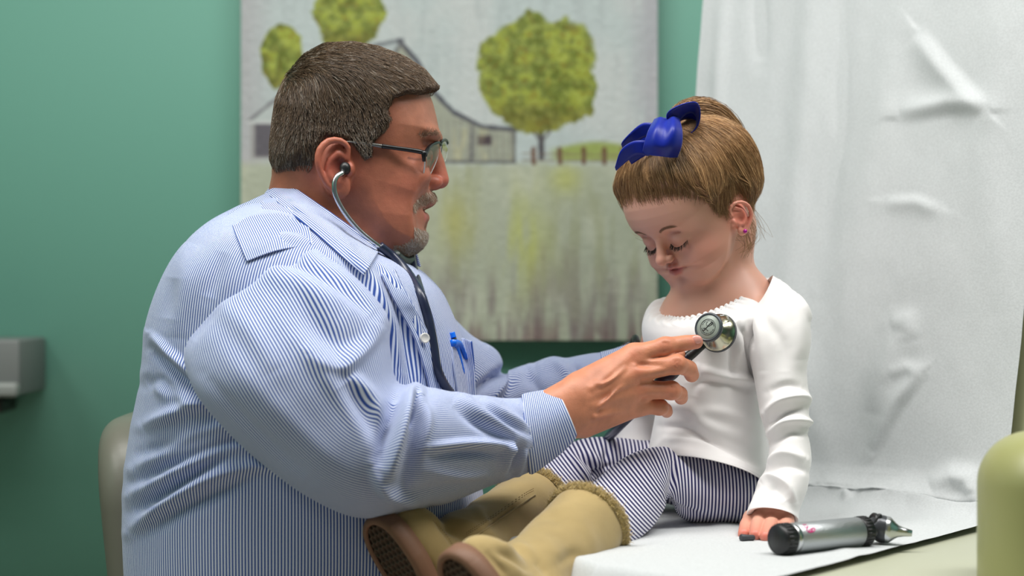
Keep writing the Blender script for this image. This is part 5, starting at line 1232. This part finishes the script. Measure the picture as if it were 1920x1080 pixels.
# stethoscope
ss = empty('stethoscope', tuple(P(800, 600, -.1)), 'dark blue stethoscope in the man\'s ears, its chest piece on the girl\'s white top', 'stethoscope')
V, F = isosurf(lambda p: smin(ell(p, P(647, 316, -.089), (.0062, .0062, .0072)), cap(p, P(647, 318, -.089), P(641, 326, -.095), .0036, .003), .002), P(647, 320, -.09) - .014, P(647, 320, -.09) + .014, .0008)
link('ear_tip', mesh(V, F), M_rub, ss)
V, F = isosurf(lambda p: ell(p, P(680, 316, .085), (.006, .006, .007)), P(680, 316, .085) - .01, P(680, 316, .085) + .01, .001); link('ear_tip', mesh(V, F), M_rub, ss)
V, F = pipe([P(642, 324, -.096), P(632, 331, -.101), P(627, 345, -.104), (*P(630, 368, -.104),), P(646, 398, -.102), P(672, 430, -.098), P(700, 454, -.092), P(724, 471, -.084)], .0029, 14, 80); link('ear_tube', mesh(V, F), M_steel, ss)
V, F = pipe([P(682, 322, .09), P(690, 350, .10), P(720, 410, .09), P(764, 455, .05), P(775, 470, .03)], .0029, 14, 60); link('ear_tube', mesh(V, F), M_steel, ss)
def ot(px, py, off): return on_torso(px, py, off)
tA = [P(712, 461, -.088), P(738, 482, -.080), ot(765, 512, .012) * .5 + P(765, 512, -.07) * .5, ot(788, 550, .009), ot(803, 596, .008), ot(813, 645, .008), ot(820, 690, .010), ot(834, 722, .012), ot(850, 745, .012), P(872, 795, -.11), P(905, 870, .02), P(1000, 905, .155), P(1100, 872, .165), P(1138, 824, .10), P(1160, 800, .02), P(1200, 760, -.026), P(1236, 716, -.046), P(1262, 702, -.050), P(1284, 674, -.052), P(1312, 652, -.052)]
V, F = pipe(tA, [.0050] * 12 + [.0056] * 4 + [.0058, .0048, .004], 14, 260); link('tubing', mesh(V, F), M_navy, ss)
V, F = pipe([P(770, 470, .03), P(772, 488, -.01), P(778, 512, -.045), ot(786, 540, .005), ot(795, 570, .004)], .0048, 14, 60); link('tubing_branch', mesh(V, F), M_navy, ss)
V, F = pipe([P(742, 478, -.070), P(758, 490, -.045), P(772, 488, -.012)], [.0052, .0058, .005], 12, 40); link('yoke', mesh(V, F), mat('dark_green_rubber', lin(44, 56, 54), .4), ss)
cn = nrm(np.array([-.50, -.83, .24])); bc = P(1329, 614, -.070); dc_ = P(1346, 624, -.044); an = nrm(bc - dc_) * .6 + cn * .4; an = nrm(an)
M_gold = mat('satin_steel', lin(186, 182, 160), .22, 1); M_rim = mat('grey_rim', lin(62, 68, 74), .35)
V, F = lathe(dc_, cn, [(-.004, 0), (-.004, .0205), (-.002, .0222), (.001, .0215)], 48); link('diaphragm_rim', mesh(V, F), M_rim, ss)
V, F = lathe(dc_, cn, [(.0005, .0212), (.002, .0208), (.006, .0165), (.011, .0115), (.016, .0085), (.022, .008), (.024, .011)], 56); link('chest_piece', mesh(V, F), M_gold, ss)
V, F = lathe(bc, cn, [(-.0045, 0), (-.0045, .0150), (-.002, .0164), (.001, .0166), (.0026, .0158), (.003, .0145), (.0018, .0136), (.0018, 0)], 56); bell = link('bell_rim', mesh(V, F), M_rim, ss)
V, F = lathe(bc + cn * .0019, cn, [(0, .0136), (.0004, .0132), (.0005, .0005), (.0005, 0)], 56); bf = link('bell_face', mesh(V, F), mat('bell_face', lin(150, 160, 150), .35), ss)
ex = nrm(np.cross(cn, (0, 0, 1))); ex = ex if ex[0] > 0 else -ex; ey = np.cross(ex, cn); ey = ey if ey[2] > 0 else -ey
def onface(pts, r, name, m, parent): 
    V, F = pipe([bc + cn * .0026 + ex * x * .001 + ey * y * .001 for x, y in pts], r, 6, max(20, 6 * len(pts))); return link(name, mesh(V, F), m, parent)
M_ink = mat('engraving', lin(28, 34, 34), .5)
onface([(9.0 * math.cos(t), 9.0 * math.sin(t)) for t in np.linspace(0, 2 * PI, 33)], .00022, 'emblem_ring', M_ink, bf)
onface([(-6.2, -3.6), (-4.6, -3.9), (-2.4, -1.8), (0, 1.0), (2.6, 4.2), (5.0, 5.4), (5.6, 4.2), (3.6, 2.6)], .00042, 'emblem_letter', M_ink, bf)
onface([(-5.2, -1.6), (-3.4, -1.4), (-1.6, -2.6), (.6, -4.4)], .00040, 'emblem_letter', M_ink, bf)
onface([(3.6, 2.6), (1.2, 1.0), (-1.8, 2.2), (-2.2, 4.6), (-.6, 5.8)], .00022, 'emblem_letter', M_ink, bf)
vs = []
for k in range(30):      # tiny ring of lettering, too small to read
    a = k * 2 * PI / 30
    if k in (14, 15, 0, 29): continue
    c = bc + cn * .0025 + (ex * math.cos(a) + ey * math.sin(a)) * .0073; t = -ex * math.sin(a) + ey * math.cos(a); r = ex * math.cos(a) + ey * math.sin(a)
    vs.append(box(c, (.0007 if k % 3 else .0004, .0011, .0002), np.stack([t, r, cn], 1)))
o = link('emblem_lettering', mesh(*cat(vs)), M_ink, bf, smooth=False); o['kind'] = 'stuff'
V, F = pipe([P(1350, 592, -.062), P(1362, 592, -.058), P(1368, 606, -.050), P(1371, 622, -.044)], .0008, 6, 24); link('rim_spring', mesh(V, F), M_steel, ss)
V, F = lathe(P(1320, 646, -.054), P(1284, 674, -.054) - P(1320, 646, -.054), [(0, 0), (0, .004), (.006, .0045), (.012, .0052), (.022, .0058)], 20); link('stem', mesh(V, F), M_rub, ss)

# spectacles
gl = empty('eyeglasses', tuple(P(810, 290, -.03)), 'black half-rim eyeglasses on the man\'s nose', 'eyeglasses')
M_fr = mat('black_frame', lin(16, 17, 19), .3, spec=.5); M_lens = mat('lens_glass', (1, 1, 1, 1), .02, trans=1, spec=.5); M_lens.node_tree.nodes['Principled BSDF'].inputs['IOR'].default_value = 1.3
M_tip = mat('temple_metal', lin(112, 112, 108), .3, .9)
def lens(top, bot, nm='lens'):
    T = np.array([P(*q) for q in top]); B = np.array([P(*q) for q in bot]); M_ = (T + B) / 2
    G, F, uv = patch(np.stack([T, M_ * .98 + .02 * M_ + [.0006, 0, 0], B]), 16, 24); o = link(nm, mesh(G.reshape(-1, 3), F), M_lens, gl); solid(o, .0012, 0)
    V, F = pipe([T[0], B[0], *B[1:-1], B[-1], T[-1]], .0008, 8, 60); link('lens_edge', mesh(V, F), mat('lens_edge', lin(206, 208, 204), .2, spec=.6), gl)
    return o
nT = [(797, 291, -.066), (803, 278, -.055), (812, 270, -.038), (823, 267, -.014)]; nB = [(796, 312, -.063), (794, 334, -.052), (803, 332, -.036), (819, 298, -.014)]
lens(nT, nB); V, F = pipe([P(*q) for q in nT], [.0026, .0022, .0018, .0016], 10, 40); link('brow_bar', mesh(V, F), M_fr, gl)
fT = [(828, 266, .012), (832, 263, .030), (836, 263, .048), (838, 268, .062)]; fB = [(826, 286, .012), (829, 302, .028), (834, 302, .046), (838, 286, .060)]
lens(fT, fB); V, F = pipe([P(*q) for q in fT], [.0016, .0018, .002, .0024], 10, 40); link('brow_bar', mesh(V, F), M_fr, gl)
V, F = pipe([P(823, 267, -.014), P(827, 272, 0), P(828, 266, .012)], .0013, 8, 24); link('bridge', mesh(V, F), M_fr, gl)
V, F = pipe([P(798, 287, -.068), P(795, 288, -.071), P(795, 303, -.070)], [.0026, .003, .0018], 8, 16); link('hinge', mesh(V, F), M_fr, gl)
V, F = pipe([P(797, 287, -.069), P(780, 283, -.0735), P(745, 278, -.077), P(716, 274, -.0795)], [.0026, .0026, .0024, .0026], 10, 40); link('temple', mesh(V, F), M_fr, gl)
V, F = pipe([P(716, 274, -.0795), P(690, 270, -.082), P(655, 266, -.0835), P(640, 268, -.082)], [.0024, .0018, .0011, .001], 10, 40); link('temple_tip', mesh(V, F), M_tip, gl)
V, F = pipe([P(838, 270, .064), P(800, 272, .076), P(740, 268, .080), P(690, 266, .085)], .0022, 8, 40); link('temple', mesh(V, F), M_fr, gl)

# pen
pn = empty('pen', tuple(ot(865, 660, .006)), 'bright blue pen clipped in the man\'s shirt pocket', 'pen'); M_pen = mat('blue_plastic', lin(14, 112, 232), .3)
V, F = pipe([ot(847, 624, .007), ot(850, 634, .008)], .0036, 12, 8); link('button', mesh(V, F), M_pen, pn)
V, F = pipe([ot(850, 633, .008), ot(853, 641, .008)], .0030, 12, 6); link('collar', mesh(V, F), mat('pen_metal', lin(120, 112, 96), .35, .8), pn)
V, F = pipe([ot(849, 643, .010), ot(860, 644, .013), ot(866, 652, .013), ot(872, 668, .012), ot(877, 686, .011)], [.0042, .0036, .0026, .0025, .0024], 10, 50); link('clip', mesh(V, F), M_pen, pn)
V, F = pipe([ot(851, 641, .006), ot(856, 655, -.003), ot(866, 700, -.010)], .0038, 12, 20); link('barrel', mesh(V, F), M_pen, pn)

# wristwatch on the far wrist
wt = empty('wristwatch', tuple(P(1188, 668, .115)), 'black wristwatch on the man\'s far wrist behind his hand', 'watch')
wc = P(1187, 676, .116)
V, F = pipe([wc + np.array([.1 * .0265 * math.sin(t), .0265 * math.cos(t), .0265 * math.sin(t)]) for t in np.linspace(0, 2 * PI, 25)], .0048, 8, 60); link('strap', mesh(V, F), M_rub, wt)
V, F = lathe(wc + [0, .0255, .006], (0, 1, .2), [(0, 0), (0, .0155), (.006, .0165), (.009, .015), (.009, 0)], 30); link('case', mesh(V, F), mat('watch_case', lin(50, 50, 52), .3, .8), wt)

# otoscope lying on the paper
rz = .0158; zc = TZ + .0048 + rz
def tb_pt(px, py, z):   # point at height z seen at a pixel
    d = (CAMZ - z) * FPX / (py - 540); return np.array([(px - 960) / FPX * d, d + CAMY, z])
A0 = tb_pt(1456, 1012, zc); A1 = tb_pt(1624, 996, zc); ua = nrm(A1 - A0); Lh = np.linalg.norm(A1 - A0)
os_ = empty('otoscope', tuple((A0 + A1) / 2 - [0, 0, rz]), 'silver otoscope with black end cap lying on the paper beside the girl\'s hand', 'otoscope')
capp = [(-.0002, 0), (-.0002, rz * .86), (.0012, rz * .94), (.004, rz * .97)]
V, F = lathe(A0, ua, capp + [(.0155, rz * 1.0), (.0165, rz * .97), (.0165, 0)], 60); cp_ = link('end_cap', mesh(V, F), M_rub, os_)
uu_ = nrm(np.cross(ua, (0, 0, 1))); vv_ = np.cross(uu_, ua)
for k in range(24):
    a = k * 2 * PI / 24; r_ = math.cos(a) * uu_ + math.sin(a) * vv_; t_ = np.cross(ua, r_)
    V, F = box(A0 + ua * .0098 + r_ * rz * .97, (.0105, .0019, .0016), np.stack([ua, t_, r_], 1)); link('rib', mesh(V, F), M_rub, cp_, smooth=False)
m = mat('knurled_aluminium', lin(176, 180, 182), .38, .85); nt = m.node_tree; b_ = nt.nodes['Principled BSDF']
tc = nt.nodes.new('ShaderNodeTexCoord'); vo = nt.nodes.new('ShaderNodeTexVoronoi'); vo.inputs['Scale'].default_value = 900; nt.links.new(tc.outputs['Object'], vo.inputs[0]); bp = nt.nodes.new('ShaderNodeBump'); bp.inputs['Strength'].default_value = .5; bp.inputs['Distance'].default_value = .0004; nt.links.new(vo.outputs[0], bp.inputs['Height']); nt.links.new(bp.outputs[0], b_.inputs['Normal'])
V, F = lathe(A0 + ua * .0165, ua, [(0, 0), (0, rz * .93), (.001, rz * .97), (.0055, rz * .97), (.0062, rz * .93)], 60); link('end_ring', mesh(V, F), M_steel, os_)
hv = lathe(A0 + ua * .0225, ua, [(0, rz * .93), (.001, rz * .975), (Lh - .036, rz * .975), (Lh - .035, rz * .93), (Lh - .035, 0)], 60); link('handle', mesh(*hv), m, os_)
BVh = bvh(*hv)
def onh(px, py):
    o = np.array([0, CAMY, CAMZ]); d = nrm(P(px, py, 0) - o); r = BVh.ray_cast(Vector(o), Vector(d)); return np.array(r[0]) - d * .0002 if r[0] is not None else P(px, py, -.22)
M_pink = mat('pink_marker', lin(214, 40, 128), .5)
for pts in ([(1505, 984), (1512, 984)], [(1507, 987), (1512, 990), (1515, 987)], [(1513, 987), (1514, 990)], [(1512, 992), (1514, 996), (1519, 998), (1526, 996), (1528, 992), (1525, 990), (1518, 993), (1517, 996)], [(1522, 990), (1523, 993), (1520, 997)]):
    V, F = pipe([onh(*q) for q in pts], .0006, 6, 16); link('marker_stroke', mesh(V, F), M_pink, os_)
V, F = lathe(A1 - ua * .0125, ua, [(0, 0), (0, rz * .94), (.001, rz * .98), (.0115, rz * .98), (.0125, rz * .92), (.0125, 0)], 60); ck = link('switch_collar', mesh(V, F), M_rub, os_)
for k in range(26):
    a = k * 2 * PI / 26; r_ = math.cos(a) * uu_ + math.sin(a) * vv_; t_ = np.cross(ua, r_); V, F = box(A1 - ua * .0065 + r_ * rz * .97, (.009, .0017, .0014), np.stack([ua, t_, r_], 1)); link('rib', mesh(V, F), M_rub, ck, smooth=False)
V, F = lathe(A1, ua, [(0, rz * .8), (.002, rz * .78), (.004, rz * .62), (.008, rz * .50), (.012, rz * .52), (.0125, 0)], 40); link('neck', mesh(V, F), M_steel, os_)
Hc = A1 + ua * .019 + np.array([.002, .0, .001]); M_hd = mat('dark_head', lin(70, 72, 76), .3, .4)
nd = nrm(np.array([.97, -.20, -.12]))   # where the speculum points
V, F = isosurf(lambda p: smin(ell(p, Hc, (.0125, .0135, .0140)), cap(p, Hc + [-.004, 0, .003], Hc + nd * .004, .0105, .0125), .004), Hc - .022, Hc + .022, .0011); link('head', mesh(V, F), M_hd, os_)
V, F = lathe(Hc + nd * .004, nd, [(0, .0138), (.0040, .0136), (.0062, .0118), (.0095, .0088), (.013, .0064), (.019, .0046), (.027, .0033), (.0272, .0020), (.022, .0018)], 40); link('speculum', mesh(V, F), M_steel, os_)
V, F = lathe(Hc + np.array([-.009, -.001, .0085]), nrm(np.array([-.75, -.2, .35])), [(-.002, 0), (-.002, .0082), (0, .0088), (.0022, .0082), (.0024, .0060), (.0012, .0055), (.0012, 0)], 36); link('viewing_lens', mesh(V, F), M_rub, os_)
V, F = lathe(Hc + np.array([-.0035, -.004, .010]), (.1, -.35, .9), [(0, .0032), (.004, .0030), (.0045, .0022), (.0062, .0020), (.0065, 0)], 20); link('insufflation_port', mesh(V, F), M_rub, os_)
# small dark cap under the girl's fingers
c0_ = tb_pt(1389, 1008, TZ + .009); c1p = tb_pt(1412, 1008, TZ + .008)
V, F = lathe(c0_, c1p - c0_, [(0, 0), (0, .0032), (.001, .0038), (.010, .0030), (.016, .0030), (.017, .0024), (.017, 0)], 24)
tag(link('rubber_cap', mesh(V, F), mat('dark_grey_rubber', lin(62, 64, 68), .5)), 'small dark grey cap pinched under the girl\'s fingertips on the paper', 'cap')
